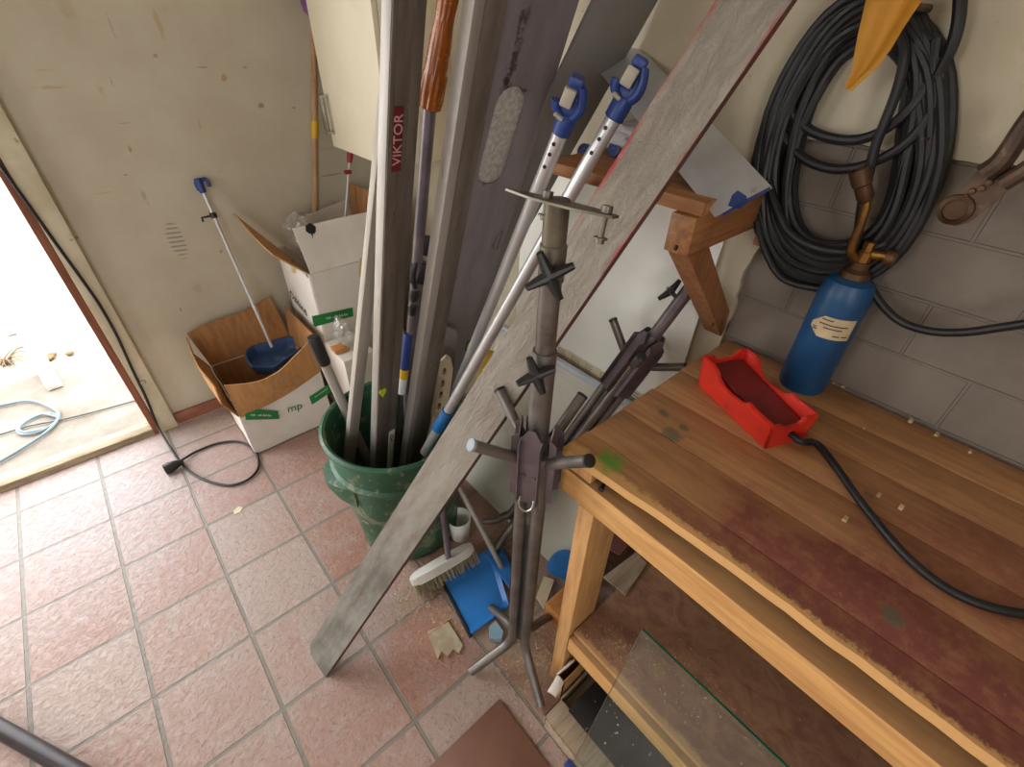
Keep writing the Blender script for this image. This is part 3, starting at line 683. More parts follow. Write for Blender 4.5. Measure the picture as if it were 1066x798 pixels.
# ------------------------------------------------------------------ long boards
def board_frame(P0, P1, W):
    z = (V(P1)-V(P0)).normalized(); x = (V(W)-z*V(W).dot(z)).normalized(); y = z.cross(x)
    if (CAM-V(P0)).dot(y) > 0: pass
    return frame(P0, x, y, z), x, y, z
# y axis of the frame: make it point AWAY from the camera by mirroring thickness
def straightedge(name, label, P0, P1, W, w, th, L, m, groove=True, cat='straightedge', bev=.0015, holes=None, ends=None):
    fr, x, y, z = board_frame(P0, P1, W)
    s = -1 if (CAM-V(P0)).dot(y) > 0 else 1
    t = thing(name, label, cat, P0)
    b = B()
    b.box((0, min(0, s*th), 0), (w, max(0, s*th), L), bev)
    o = b.build('profile', m, t, fr)
    return t, o, fr, s
# 'lettered' straightedge
P0, P1 = V((.964, -.407, .095)), V((1.123, -.621, 1.485)); Wv = V((.98, .18, -.08))
d = (P1-P0).normalized()
t = thing('straightedge', 'aluminium straightedge with red lettered label and lime heart vial, front of the bucket', 'straightedge', P0)
fr, x_, y_, z_ = board_frame(P0, P1, Wv); s = -1 if (CAM-P0).dot(y_) > 0 else 1
w = .076
b = B(); b.box((0, min(0, s*.026), 0), (w*.62, max(0, s*.026), 2.15), .0012); b.box((w*.60, min(s*.003, s*.024), 0), (w, max(s*.003, s*.024), 2.15), .0012); b.box((-.0008, min(-s*.002, s*.006), 0), (.010, max(-s*.002, s*.006), 2.15), .001)
pf = b.build('profile', M['aluD'], t, fr)
b = B(); b.box((-.0022, min(s*.001, s*.0255), .0), (-.0006, max(s*.001, s*.0255), 2.15), .0004); b.build('edge_face', M['alu'], t, fr)
inv = fr.inverted()
def on_face(px, off=.0): return at_plane(px[0], px[1], P0, y_)
def loc(px): return inv @ on_face(px)
a, c = loc((421, 113)), loc((413, 176)); yo = -s*.0022
b = B(); b.box((.010, min(yo, yo+s*.002), c.z-.004), (.034, max(yo, yo+s*.002), a.z+.004), .0008); sk_ = b.build('sticker', M['redsticker'], t, fr)
zc_ = (a.z+c.z)/2
tf = fr @ frame(V((.0225, yo-s*.0006, zc_)), V((0, 0, 1)), V((-1, 0, 0)) if s > 0 else V((1, 0, 0)), V((0, -s, 0)))
text('lettering', 'VIKTOR', .030, tf, M['palered'], sk_, .0+(a.z-c.z)/.122*.98)
q = loc((397, 408)); hb = B(); hp = []
for k in range(28):
    u = k/28*2*math.pi; hp.append((.011*(math.sin(u)**3), (13*math.cos(u)-5*math.cos(2*u)-2*math.cos(3*u)-math.cos(4*u))/13*.014))
hb.prism([(px_+q.x+.002, yo-s*.003, pz_+q.z) for px_, pz_ in hp], (0, s*.004, 0)); hb.build('heart_vial', M['vial'], t, fr)
q = loc((408, 452)); b = B(); b.box((.046, min(yo, yo+s*.0026), q.z-.16), (.068, max(yo, yo+s*.0026), q.z+.02), .0008); st_ = b.build('sticker', M['cardw'], t, fr)
text('lettering', 'M7/', .02, fr @ frame(V((.057, yo-s*.0006, q.z-.01)), V((0, 0, 1)), V((-s, 0, 0)), V((0, -s, 0))), M['ink'], st_)

# lath left of it
P0 = at_z(359, 495, .27); P1 = at_d(391.5, 180, .98)
W = V((.97, .188, -.156)); z = (P1-P0).normalized()
straightedge('lath', 'short pale grey lath at the left of the bucket', P0, P1, W, .036, .018, (P1-P0).length*1.25, M['lath'], cat='lath')
# dirty two-faced profile
P0, P1 = V((1.078, -.420, .09)), V((1.246, -.706, 1.488))
t, o, fr, s = straightedge('straightedge', 'dirty brown-grey square profile between lettered straightedge and slotted board', P0, P1, V((.995, .054, -.089)), .048, .05, 2.1, M['aluD'])
b = B(); b.box((-.024, min(s*.0, s*.03), 0), (-.0005, max(s*.0, s*.03), 2.1), .0015); b.build('side_flange', M['alu'], t, fr)

# wide slotted board behind the bucket
P0 = V((1.22, -.15, 0.0)); P1 = at_d(518, 0, .84); W = V((.993, -.065, -.096))
fr, x_, y_, z_ = board_frame(P0, P1, W); s = -1 if (CAM-P0).dot(y_) > 0 else 1; inv = fr.inverted(); w = .192
t = thing('slotted_board', 'wide purple-grey board with oval grip slot and lime vial', 'straightedge', P0)
def loc(px): return inv @ at_plane(px[0], px[1], P0, y_)
sa, sb_ = loc((531, 110)), loc((512.5, 176)); rs = .038
slot = []
dv = V((sa.x-sb_.x, 0, sa.z-sb_.z)).normalized(); nv = V((dv.z, 0, -dv.x))
for k in range(13): an = math.pi*k/12; slot.append(V((sa.x, 0, sa.z))+nv*rs*math.cos(an)+dv*rs*math.sin(an))
for k in range(13): an = math.pi*k/12; slot.append(V((sb_.x, 0, sb_.z))-nv*rs*math.cos(an)-dv*rs*math.sin(an))
Lb = 2.15
ts = NT('purple_grey_slotted_aluminium'); cs_ = ts.coord(); n_ = ts.noise(ts.coord((2, 2, .6)), 6, 6); n9 = ts.noise(cs_, 60, 6, .7)
c_ = ts.mix(ts.ramp(n_, .35, .65), lin((146, 138, 142)), lin((128, 120, 124)))
for (sp_, rx_, rz_, am_) in (((533, 70), .012, .075, .8), ((527, 84), .010, .03, .9), ((543, 94), .03, .006, .8), ((540, 30), .006, .05, .6), ((548, 15), .01, .03, .5), ((504, 185), .012, .02, .7), ((470, 290), .03, .02, .3)):
    q_ = loc(sp_); m_ = ts.blob(cs_, (q_.x, 0, q_.z), (rx_, 1, rz_), .7, ts.math('MULTIPLY', ts.math('SUBTRACT', n9, .5), 4.5))
    c_ = ts.mix(ts.math('MULTIPLY', m_, am_), c_, lin((62, 46, 38)))
ts.l(c_, ts.p.inputs['Base Color']); ts.p.inputs['Roughness'].default_value = .5; ts.p.inputs['Metallic'].default_value = .2; M['aluP'] = ts.m
b = B(); b.plate_hole([(0, 0, 0), (w, 0, 0), (w, 0, Lb), (0, 0, Lb)], [slot], (0, s*.004, 0)); b.build('profile', M['aluP'], t, fr, .5)
q = loc((488, 359)); b = B(); b.box((q.x-.012, min(-s*.002, s*.002), q.z-.022), (q.x+.012, max(-s*.002, s*.002), q.z+.022), .001); vf = b.build('vial_frame', M['black'], t, fr)
b = B(); b.box((q.x-.008, min(-s*.004, s*.001), q.z-.017), (q.x+.008, max(-s*.004, s*.001), q.z+.017), .002); b.build('vial', M['vial'], vf, fr)
# crusted board directly behind it, seen through the slot
yb_ = P0+y_*s*.007
tag(B().box((.02, min(0, s*.016), 0), (.165, max(0, s*.016), 1.95), .002).build('crusted_board', M['rough'], None, frame(yb_, x_, y_, z_)), 'crusted grey board seen through the oval grip slot', 'board')
# satin grey board leaning right
P0, P1 = V((1.332, .096, 0.0)), V((1.514, -.705, 1.499))
straightedge('grey_board', 'satin grey board slanting behind the two silver poles', P0, P1, V((.971, -.141, -.193)), .150, .012, 1.82, M['aluF'], cat='board')
a, b = at_d(607, -25, 1.03), at_d(561, 118, 1.16); d = (b-a).normalized()
tag(B().tube([a-d*.25, b+d*.35], .007, 12).build('thin_rod', M['tube']), 'thin grey rod in the gap between slotted and satin grey boards', 'rod')
# foreground plank
P0 = at_z(335, 706, .001); P1 = V((1.395, -1.03, 1.491)); zz = (P1-V((.598, -.667, .03))).normalized(); Wp = V((.213, -.915, -.343))
fr, x_, y_, z_ = board_frame(V((.598, -.667, .03)), P1, Wp); s = -1 if (CAM-P0).dot(y_) > 0 else 1
P0b = V((.598, -.667, .03))-z_*.03
t = thing('plank', 'long grey plank with red edges leaning across from the floor to upper right', 'plank', at_z(335, 706))
fr = frame(P0b, x_, y_, z_); w = .089
pc = fr.inverted() @ at_z(335, 706, .001); pcl = fr.inverted() @ at_plane(324, 672, P0b, y_)
b = B(); b.prism([(0, 0, pcl.z), (.02, 0, pcl.z-.03), (w, 0, (pc.z+.004)), (w, 0, 2.2), (0, 0, 2.2)], (0, s*.003, 0)); b.build('face', M['plank'], t, fr)
b = B(); b.prism([(0.001, s*.003, pcl.z+.002), (.02, s*.003, pcl.z-.028), (w, s*.003, (pc.z+.005)), (w, s*.003, 2.199), (0.001, s*.003, 2.199)], (0, s*.027, 0)); b.build('core', M['rededge'], t, fr)

# crossing sheet
P0, P1 = at_d(744, 226, .79), at_d(636, 90, 1.02); z = (P1-P0).normalized()
dd = z.dot(P0-CAM)/z.dot(ray(804, 195.5)); W = at_d(804, 195.5, dd)-P0; wbl = W.length
fr, x_, y_, z_ = board_frame(P0, P1, W)
t = thing('plastering_blade', 'bright metal sheet with blue smeared end lying across the shelf bracket', 'sheet', P0)
b = B(); b.box((0, -.0015, 0), (wbl, .0015, (P1-P0).length*1.3), .0008); b.build('blade', M['aluB'], t, fr)
inv = fr.inverted(); q = [inv @ at_plane(x, y, P0, y_) for x, y in ((752, 223.5), (801, 196.5))]
def lp(px): v = inv @ at_plane(px[0], px[1], P0, y_); return V((v.x, 0, v.z))
sgn = 1 if (CAM-P0).dot(y_) > 0 else -1
b = B(); b.prism([lp(p)+V((0, sgn*.0017, 0)) for p in ((758, 215), (762, 204), (768, 199), (777, 205), (778, 212), (770, 218))], (0, sgn*.0006, 0)); b.prism([lp(p)+V((0, sgn*.0017, 0)) for p in ((752, 223), (775, 209), (802, 195), (801, 199), (752, 226))], (0, sgn*.0006, 0)); b.build('blue_smear', M['bagprint'], t, fr)

# ------------------------------------------------------------------ telescopic poles with blue clamps
def clamp_pole(name, label, pt, dt, pb, db, ext, tilt, sleeve=None):
    a, b = at_d(pt[0], pt[1], dt), at_d(pb[0], pb[1], db); d = (b-a).normalized(); L = (b-a).length
    t = thing(name, label, 'pole', b+d*ext)
    tb = B().tube([a, b+d*ext], .0142, 18).build('tube', M['silver'], t)
    x_, y_, z_ = basis(-d, (CAM-a)); fr = frame(a, x_, y_, z_)
    x2 = x_
    h = B()
    for zz in (-.035, -.055, -.08): h.lathe(V((.004, .0138, zz)), (0, 1, 0), [(0, .001), (.0036, .001), (.0036, -.002)], 10)
    h.build('pin_holes', M['black'], tb, fr)
    SCL = Matrix.Diagonal((.9, .95, .6, 1))
    k = B(); k.lathe(V((0, 0, -.02)), (0, 0, 1), [(.0145, 0), (.019, .002), (.020, .03), (.018, .045), (0, .045)], 18)
    k.tube([V((-.004, .004, .015)), V((-.016, .006, .045)), V((-.014, .008, .08)), V((-.004, .01, .11))], [.011, .009], 10, smooth=4)
    k.box((-.006, -.008, .10), (.022, .018, .128), .006); k.box((-.017, -.006, .01), (.0, .012, .105), .005); k.box((-.006, .0, .015), (.022, .012, .05), .005)
    k.tube([V((.012, .008, .02)), V((.026, .01, .035)), V((.03, .012, .055))], .010, 10, smooth=4)
    [setattr(v, 'co', SCL @ v.co) for v in k.bm.verts]; k.lathe(V((0, 0, -.02)), (0, 0, 1), [(.0145, 0), (.0175, .002), (.0180, .028), (.015, .036), (0, .036)], 18)
    cb = k.build('clamp_body', M['bluep'], t, fr)
    g = B(); g.box((.0, .006, .05), (.024, .024, .10), .005); g.tube([V((.008, .02, .02)), V((.024, .022, .026))], .006, 10); [setattr(v, 'co', SCL @ v.co) for v in g.bm.verts]; g.build('clamp_jaw', M['greyp'], cb, fr)
    if sleeve:
        q0, q1 = a+d*(L-sleeve), a+d*L; B().tube([q0, q1], [.017, .019], 18).build('end_sleeve', M['bluedust'], t)
    return t
clamp_pole('clamp_pole', 'silver telescopic pole with blue clamp, in front of the satin grey board', (588, 128), .82, (488, 373), 1.38, .24, 0)
clamp_pole('clamp_pole', 'silver telescopic pole with blue clamp and blue end sleeve, beside the plank', (645, 112), .80, (456, 446), 1.36, .12, 0, .085)

# ------------------------------------------------------------------ smaller tools in the bucket
a, b = at_d(338, 378, 1.36), at_d(364, 436, 1.50); d = (b-a).normalized()
t = thing('grey_pole', 'short grey pole with black grip poking from the left of the bucket', 'pole', b+d*.3)
B().tube([a, b+d*.30], .0145, 16).build('tube', M['alu'], t); B().lathe(a+d*.002, -d, [(0, 0), (.0165, 0), (.0185, .01), (.0185, .085), (.015, .095), (0, .097)], 18).build('grip', M['black'], t)
# amber handle
a, b = at_d(447, 113, 1.0), at_d(468, -12, .86); d = (b-a).normalized(); L = (b-a).length
t = thing('amber_handle_tool', 'long tool with ribbed amber handle between the two straightedges', 'tool', at_z(430, 500, .12))
rb = B(); zz = d; xx = zz.cross(V((0, 0, 1))).normalized() if abs(zz.z) < .95 else V((1, 0, 0)); xx = (xx-zz*xx.dot(zz)).normalized(); yy = zz.cross(xx); prev = None
for (r, h, rib) in ((.018, 0, 0), (.0245, .003, 1), (.026, .02, 1), (.026, .065, 1), (.0235, .07, 0), (.0225, .12, 0), (.019, .155, 0), (.0185, .165, 1), (.021, .2, 1), (.021, .34, 1), (.012, .345, 0)):
    n = 48; k = [rb.bm.verts.new(a+zz*h+(xx*math.cos(i/n*6.2832)+yy*math.sin(i/n*6.2832))*(r*(1-.09*rib*(i % 4 < 2)))) for i in range(n)]
    if prev: rb.bridge(prev, k)
    else: rb.bm.faces.new(k[::-1])
    prev = k
rb.bm.faces.new(prev); rb.build('grip', M['amber'], t)
B().tube([a+d*.005, at_d(424, 400, 1.50), at_z(428, 520, .10)], .0145, 14).build('shaft', M['steelpurple'], t)
# blue sash clamp
a, b = at_d(438, 250, 1.22), at_d(420, 405, 1.50); d = (b-a).normalized(); L = (b-a).length
t = thing('bar_clamp', 'black bar clamp with blue sleeve behind the lettered straightedge', 'clamp', b+d*.25)
x_, y_, z_ = basis(-d, CAM-a); fr = frame(a, x_, y_, z_)
B().box((-.008, -.005, -L-.25), (.006, .005, .04), .001, ).build('bar', M['tube'], t, fr)
k = B(); k.box((-.03, .004, -.03), (.02, .03, .02), .005); k.box((-.024, .004, -.11), (.018, .036, -.05), .006); k.tube([V((0, .03, -.03)), V((.01, .04, -.08)), V((0, .034, -.12))], .007, 8, smooth=3); k.lathe(V((0, .02, -.13)), (0, 0, -1), [(0, 0), (.014, 0), (.016, .02), (.01, .04), (.015, .05), (.01, .08), (0, .08)], 14); k.build('jaw', M['black'], t, fr)
zs = -(a-at_d(426, 343, 1.38)).length
B().lathe(V((.004, .016, zs)), (0, 0, -1), [(0, 0), (.013, 0), (.014, .01), (.014, .125), (0, .125)], 16).build('sleeve', M['bluep'], t, fr)
B().lathe(V((.004, .016, zs-.125)), (0, 0, -1), [(0, 0), (.0135, 0), (.0135, .035), (0, .035)], 16).build('yellow_collar', M['yellow'], t, fr)
B().lathe(V((.004, .016, zs-.16)), (0, 0, -1), [(0, 0), (.013, 0), (.013, .06), (0, .06)], 16).build('end_ferrule', M['white'], t, fr)
# beige slotted tool
a, b = at_d(469, 377, 1.36), at_d(455, 428, 1.46); d = (a-b).normalized(); x_, y_, z_ = basis(d, CAM-b); fr = frame(b, x_, y_, z_); L = (a-b).length
out = [(-.024, 0), (-.01, -.03), (.014, -.03), (.02, 0), (.028, L*.55), (.030, L*.95), (.018, L+.012), (.004, L+.006), (-.012, L*.85), (-.024, L*.35)]
holes = []
for k in range(4):
    c0 = .022+k*L*.23; xx = -.004+.018*c0/L
    holes.append([V((xx+.006*math.cos(q_*.785), 0, c0+.014*math.sin(q_*.785))) for q_ in range(8)])
t = thing('slotted_tool', 'beige plastic tool with a row of slots standing in the bucket', 'tool', b-d*.2)
bb = B(); bb.plate_hole([(p[0], 0, p[1]) for p in out], holes, (0, -.018, 0)); bb.build('slotted_head', M['beige'], t, fr)
B().tube([V((.0, -.009, -.02)), V((-.006, -.009, -.22))], .013, 12).build('shank', M['beige'], t, fr)
# rounded grey profile behind it
a, b = at_d(468, 340, 1.42), at_d(458, 420, 1.54); d = (a-b).normalized(); x_, y_, z_ = basis(d, CAM-b); fr = frame(b-d*.2, x_, y_, z_); L = (a-b).length+.2
o = [(-.032, 0), (.034, 0), (.036, L-.03), (.028, L-.008), (.008, L), (-.02, L-.008), (-.03, L-.03)]
tag(B().prism([(p[0], 0, p[1]) for p in o], (0, -.03, 0)).build('grey_offcut', M['aluD'], None, fr), 'grey round-topped offcut standing behind the beige slotted tool', 'offcut')
# yellow level behind
a, b = at_d(512, 372, 1.56), at_d(484, 442, 1.64); d = (a-b).normalized(); x_, y_, z_ = basis(d, CAM-b); L = (a-b).length; t = thing('spirit_level', 'yellow spirit level with dark ends behind the silver poles', 'level', b-d*.4)
fr = frame(b, x_, y_, z_)
B().box((-.022, -.012, -.4), (.022, .012, L+.02), .002).build('body', M['yellow'], t, fr); B().box((-.0225, -.0125, L*.45), (.0225, .0125, L*.62), .001).build('dark_band', M['rededge'], t, fr)
a, b = at_d(498, 352, 1.34), at_d(486, 392, 1.43)
tag(B().tube([a, b, b+(b-a)*2.2], .008, 10).build('steel_bar', M['tube'], None), 'thin steel bar beside the lime vial of the slotted board', 'bar')

# ------------------------------------------------------------------ trestle stands
def trestle(prefix_label, mats, feet, top, pole_len, T, name='trestle_stand', spin=0, foot_r=.15, plate=True, armlen=.085):
    """local: z up, base centre at origin; returns root"""
    o = T @ V((0, 0, 0))
    t = thing(name, prefix_label, 'stand', o)
    pol, tub, ch = mats
    def tr(b, nm, m, par=t): return b.build(nm, m, par, T)
    dirs = [V((math.cos(math.radians(a+spin)), math.sin(math.radians(a+spin)), 0)) for a in feet]
    for k, d in enumerate(dirs):
        aa = (feet[k]+spin+(15 if (k == 1 and plate) else 0)); ad = V((math.cos(math.radians(aa)), math.sin(math.radians(aa)), 0)); sl_ = .98 if (k == 1 and plate) else .76
        sd = V((-d.y, d.x, 0))
        tr(B().tube([d*.026+V((0, 0, .85)), d*.026+V((0, 0, .16)), d*.028+V((0, 0, .12)), d*.042+V((0, 0, .088)), d*(foot_r*.6)+V((0, 0, .055)), d*foot_r+V((0, 0, .0125))], .0125, 14, smooth=4), 'leg', M['tube'])
        # folded channel with its arm
        cd_ = V((math.cos(math.radians(feet[k]+spin+43)), math.sin(math.radians(feet[k]+spin+43)), 0)); cs_ = V((-cd_.y, cd_.x, 0))
        c = B(); c.box((-.0205, -.0012, .725), (.0205, .0012, .888)); c.prism([(-.0205, -.0012, .888), (.0205, -.0012, .888), (.006, -.0012, .914), (-.006, -.0012, .914)], (0, .0024, 0)); c.prism([(-.0205, 0, .725), (-.0205, .013, .735), (-.0205, .013, .884), (-.0205, 0, .894)], (.0024, 0, 0)); c.prism([(.0181, 0, .725), (.0181, .013, .735), (.0181, .013, .884), (.0181, 0, .894)], (.0024, 0, 0))
        mm = frame(cd_*.031, -cs_, cd_, V((0, 0, 1)))
        for v in c.bm.verts: v.co = mm @ v.co
        tr(c, 'bracket', ch)
        r = B()
        for xx in (-.010, .010): r.lathe(cd_*.0326+cs_*xx+V((0, 0, .80)), cd_, [(.004, 0), (.0036, .002), (0, .003)], 10)
        tr(r, 'rivets', pol)
        am = tr(B().tube([ad*.022+V((0, 0, .822)), ad*(.022+armlen)+V((0, 0, .822+armlen*sl_))], .0105, 16, caps=False), 'arm', tub)
        e = (V((0, 0, sl_))+ad).normalized()
        tr(B().lathe(ad*(.022+armlen)+V((0, 0, .822+armlen*sl_)), e, [(.0106, -.003), (.0112, -.003), (.0112, .002), (.009, .003), (0, .002)], 16), 'arm_cap', M['capblue'] if (k == 0 and plate) else M['black'], am)
        if k == 0:
            tr(B().tube([cd_*.034-cs_*.014+V((0, 0, .742)), cd_*.042-cs_*.013+V((0, 0, .725)), cd_*.045+V((0, 0, .716)), cd_*.042+cs_*.013+V((0, 0, .725)), cd_*.034+cs_*.014+V((0, 0, .742))], .0022, 8, smooth=5), 'wire_loop', M['chrome'])
    tr(B().lathe(V((0, 0, 0)), (0, 0, 1), [(0, .1), (.012, .1), (.012, .62), (.0195, .64), (.0195, 1.055 if plate else .9), (.0188, 1.06 if plate else .91), (.0165, 1.06 if plate else .91), (.0165, .9), (0, .9)], 24), 'outer_tube', tub)
    L = top
    tr(B().lathe(V((0, 0, 0)), (0, 0, 1), [(0, .88), (.016, .88), (.016, L-.004), (.0125, L-.004), (.0125, L-.03), (0, L-.03)], 24), 'inner_tube', tub if plate else pol)
    if plate: tr(B().lathe(V((0, 0, 0)), (0, 0, 1), [(.0163, L-.11), (.0184, L-.108), (.0184, L-.058), (.0160, L-.056), (.0166, L-.052), (.0166, L), (0, L)], 24), 'head_sleeve', pol)
    return t, dirs, tr
def star_knob(tr, c, n, r, m, rot=.3):
    n = V(n).normalized(); x = n.cross(V((0, 0, 1))).normalized(); y = n.cross(x)
    b = B(); b.lathe(c-n*.02, n, [(0, 0), (.005, 0), (.005, .018), (.009, .02), (.0105, .03), (.007, .034), (0, .035)], 16)
    for k in range(4):
        a = rot+k*math.pi/2; d = x*math.cos(a)+y*math.sin(a)
        b.tube([c+n*.006+d*.003, c+n*.008+d*r*.55, c+n*.011+d*r], [.0105, .0056], 10, flat=.85)
    tr(b, 'star_knob', m)
S0 = V((1.075, -1.052, 0)); ST = at_z(580, 212, 1.28)
zt = (ST-S0).normalized(); x_, y_, z_ = basis(zt, (0, 1, 0)); T1 = frame(S0, x_, y_, z_)
feet = (162, 250, 4, 84)
t, dirs, tr = trestle('steel trestle stand standing before the plank and the bench corner', (M['olive'], M['tube'], M['steelpurple']), feet, 1.285, 1.28, T1, foot_r=.15, armlen=.102)
tc = (CAM-V((1.07, -1.06, 1.1))); tc.z = 0
inv3 = T1.to_3x3().inverted()
star_knob(tr, V((0, 0, 1.195))+(inv3 @ V((-.8, -.6, .0))).normalized()*.026, inv3 @ V((-.6, -.75, .25)), .034, M['black'], .45)
star_knob(tr, V((0, 0, 1.03))+(inv3 @ V((-1, -.3, .0))).normalized()*.027, inv3 @ V((-.55, -.8, .35)), .031, M['black'], .35)
pa, pb = at_z(528, 197, 1.284), at_z(641, 226, 1.284); vw = (CAM-(pa+pb)/2).normalized(); nz = V((0, 0, 1))-vw*V((0, 0, 1)).dot(vw)*.8
x2, y2, z2 = basis(pb-pa, nz); fp = frame(pa, x2, y2, z2); Lp = (pb-pa).length
hp = B().prism([(-.004, -.0015, 0), (.004, -.0015, 0), (.024, -.0015, Lp*.35), (.024, -.0015, Lp*.75), (.008, -.0015, Lp), (-.008, -.0015, Lp), (-.024, -.0015, Lp*.75), (-.024, -.0015, Lp*.35)], (0, .003, 0)).build('head_plate', M['olive'], t, fp)
for zz, hh in ((Lp*.40, .022), (Lp*.92, .030)):
    bo = B(); bo.lathe(V((0, .004, zz)), (0, -1, 0), [(0, -.006), (.0068, -.006), (.0068, .002), (.0034, .002), (.0034, hh), (.0085, hh), (.0085, hh+.002), (.0055, hh+.002), (.0055, hh+.007), (0, hh+.007)], 12)
    bo.build('bolt', M['olive'], t, fp)
# second stand leaning on the wall
b0, tp = V((1.275, -.735, .02)), V((1.612, -1.005, .99)); x_, y_, z_ = basis(tp-b0, (1, 0, 0)); T2 = frame(b0, x_, y_, z_)
t, dirs, tr = trestle('purple-grey trestle stand leaning on the wall between plank and bench', (M['steelpurple'], M['tube'], M['steelpurple']), (20, 110, 200, 290), (tp-b0).length, 1, T2, foot_r=.085, plate=False, armlen=.085)
inv3 = T2.to_3x3().inverted(); Lq = (tp-b0).length
star_knob(tr, V((0, 0, Lq-.05))+(inv3 @ V((-.2, .7, .6))).normalized()*.028, inv3 @ V((-.2, .7, .5)), .032, M['black'], .2)

# ------------------------------------------------------------------ sheets leaning behind the stands
def lean(name, m, y0, y1, x0, z0, x1, z1, th, label, cat):
    d = V((x1-x0, 0, z1-z0)); n = V((-d.z, 0, d.x)).normalized()
    t = thing(name, label, cat, (x0, (y0+y1)/2, z0))
    b = B(); b.prism([V((x0, y0, z0)), V((x0, y1, z0)), V((x1, y1, z1)), V((x1, y0, z1))], -n*th); b.build('sheet', m, t); return t, d, n
t, d, n = lean('insulation_sheet', M['dotted'], -1.04, -.33, 1.345, 0.0, 1.605, .565, .012, 'pale dotted insulation sheet with blue-white top rail behind the stands', 'insulation sheet')
b = B().box((1.597, -1.04, .562), (1.617, -.33, .582), .004).build('top_rail', M['rail'], t)
t, d, n = lean('foam_sheet', M['foam'], -1.02, -.36, 1.62, 0.0, 1.672, 1.16, .004, 'white foam sheet with printed paper strip leaning flat on the wall', 'foam sheet')
def onfoam(z): return 1.62+(1.672-1.62)*z/1.16
z0, z1 = .545, .60
st = B().prism([V((onfoam(z0)-.001, -1.02, z0)), V((onfoam(z0)-.001, -.36, z0)), V((onfoam(z1)-.001, -.36, z1)), V((onfoam(z1)-.001, -1.02, z1))], (-.001, 0, 0)).build('paper_strip', M['strip'], t)
for k in range(8):
    pr = B(); y = -.46-k*.062
    pr.box((onfoam(.585)-.0024, y-.002, .552), (onfoam(.585)-.0018, y, .594))
    for r in range(4):
        zz = .592-r*.010; xx = onfoam(zz)-.0026
        pr.box((xx, y-.022-random.uniform(0, .02), zz-.0022), (xx+.0006, y, zz+.0012))
    pr.build('printing', M['print'], st, ang=0)

# ------------------------------------------------------------------ bracket and shelf on the right wall
t = thing('wall_shelf', 'rough orange wooden shelf on a bracket above the leaning purple-grey stand', 'shelf', (1.55, -1.0, 1.2))
b = B()
g = []
b.box((1.405, -1.088, 1.205), (1.672, -.70, 1.229), .002); b.build('board', M['bracky'], t)
B().box((1.395, -1.085, 1.135), (1.674, -1.035, 1.204), .003).build('bracket_arm', M['brack'], t)
B().box((1.655, -1.18, 1.10), (1.674, -1.088, 1.15), .002).build('wall_cleat', M['brack'], t)
sb = B(); sb.prism([(1.405, -1.083, 1.134), (1.475, -1.083, 1.134), (1.674, -1.083, .93), (1.674, -1.083, .862)], (0, .045, 0)); sb.build('strut', M['brackz'], t)
sc = B()
for px_, py_ in ((704, 258), (742, 338)): P = at_y(px_, py_, -1.083); sc.lathe(P, (0, -1, 0), [(.005, -.002), (.005, .001), (0, .002)], 8)
sc.build('screws', M['rust'], t)
# sack lying on the shelf
c = V((1.60, -.80, 1.262))
o = crumple('sack', c, (.055, .095, .034), 5.5, M['whitebag'], 'white sack with blue print lying on the wooden shelf', 'sack', floor=1.230)
for px_, py_, r_ in ((608, 158, .018), (640, 155, .016)):
    pt_ = B(); P = at_x(px_, py_, 1.552); pt_.lathe(P, (-1, 0, .2), [(.008, -.012), (r_, -.012), (r_, .004), (.007, .006), (0, .002)], 18)
    pt_.build('blue_print', M['bagprint'], o)
P = at_x(697, 186, 1.45)
crumple('paper_bag', (1.62, -.965, 1.245), (.04, .04, .018), 9.7, M['foam'], 'pale paper bag with dark marks at the bracket end of the shelf', 'bag', floor=1.230)

# ------------------------------------------------------------------ cable coil on the wall
t = thing('cable_coil', 'thick black cable coiled and hung high on the right wall', 'cable', (1.66, -1.19, 1.5))
rc = .0082; NL = 17; pts = []
OUT = [(905, -14), (862, 14), (826, 62), (800, 115), (787, 165), (784, 205), (791, 246), (812, 280), (850, 297), (890, 294), (928, 272), (960, 230), (982, 175), (991, 115), (990, 60), (968, 12), (938, -10)]
INN = [(893, 50), (872, 66), (853, 96), (838, 132), (829, 170), (826, 200), (830, 228), (842, 246), (862, 254), (888, 252), (910, 238), (926, 210), (935, 170), (938, 128), (936, 86), (926, 58), (908, 48)]
for k in range(NL):
    tt = ((k*7) % NL)/(NL-1); tt2 = ((k*7+7) % NL)/(NL-1); dx = -.0075*((k*2) % 4); n = len(OUT)
    for j in range(n):
        u = j/n; f = tt+(tt2-tt)*max(0, (u-.72)/.28)
        f = min(1, max(0, f+.07*math.sin(k*1.9+j*.8)))
        x = OUT[j][0]+(INN[j][0]-OUT[j][0])*f; y = OUT[j][1]+(INN[j][1]-OUT[j][1])*f
        pts.append(at_x(x, y, 1.664+dx+.003*math.sin(j+k*2.2)))
cb = B().tube(pts, rc, 9, smooth=3).build('loops', M['cable'], t)
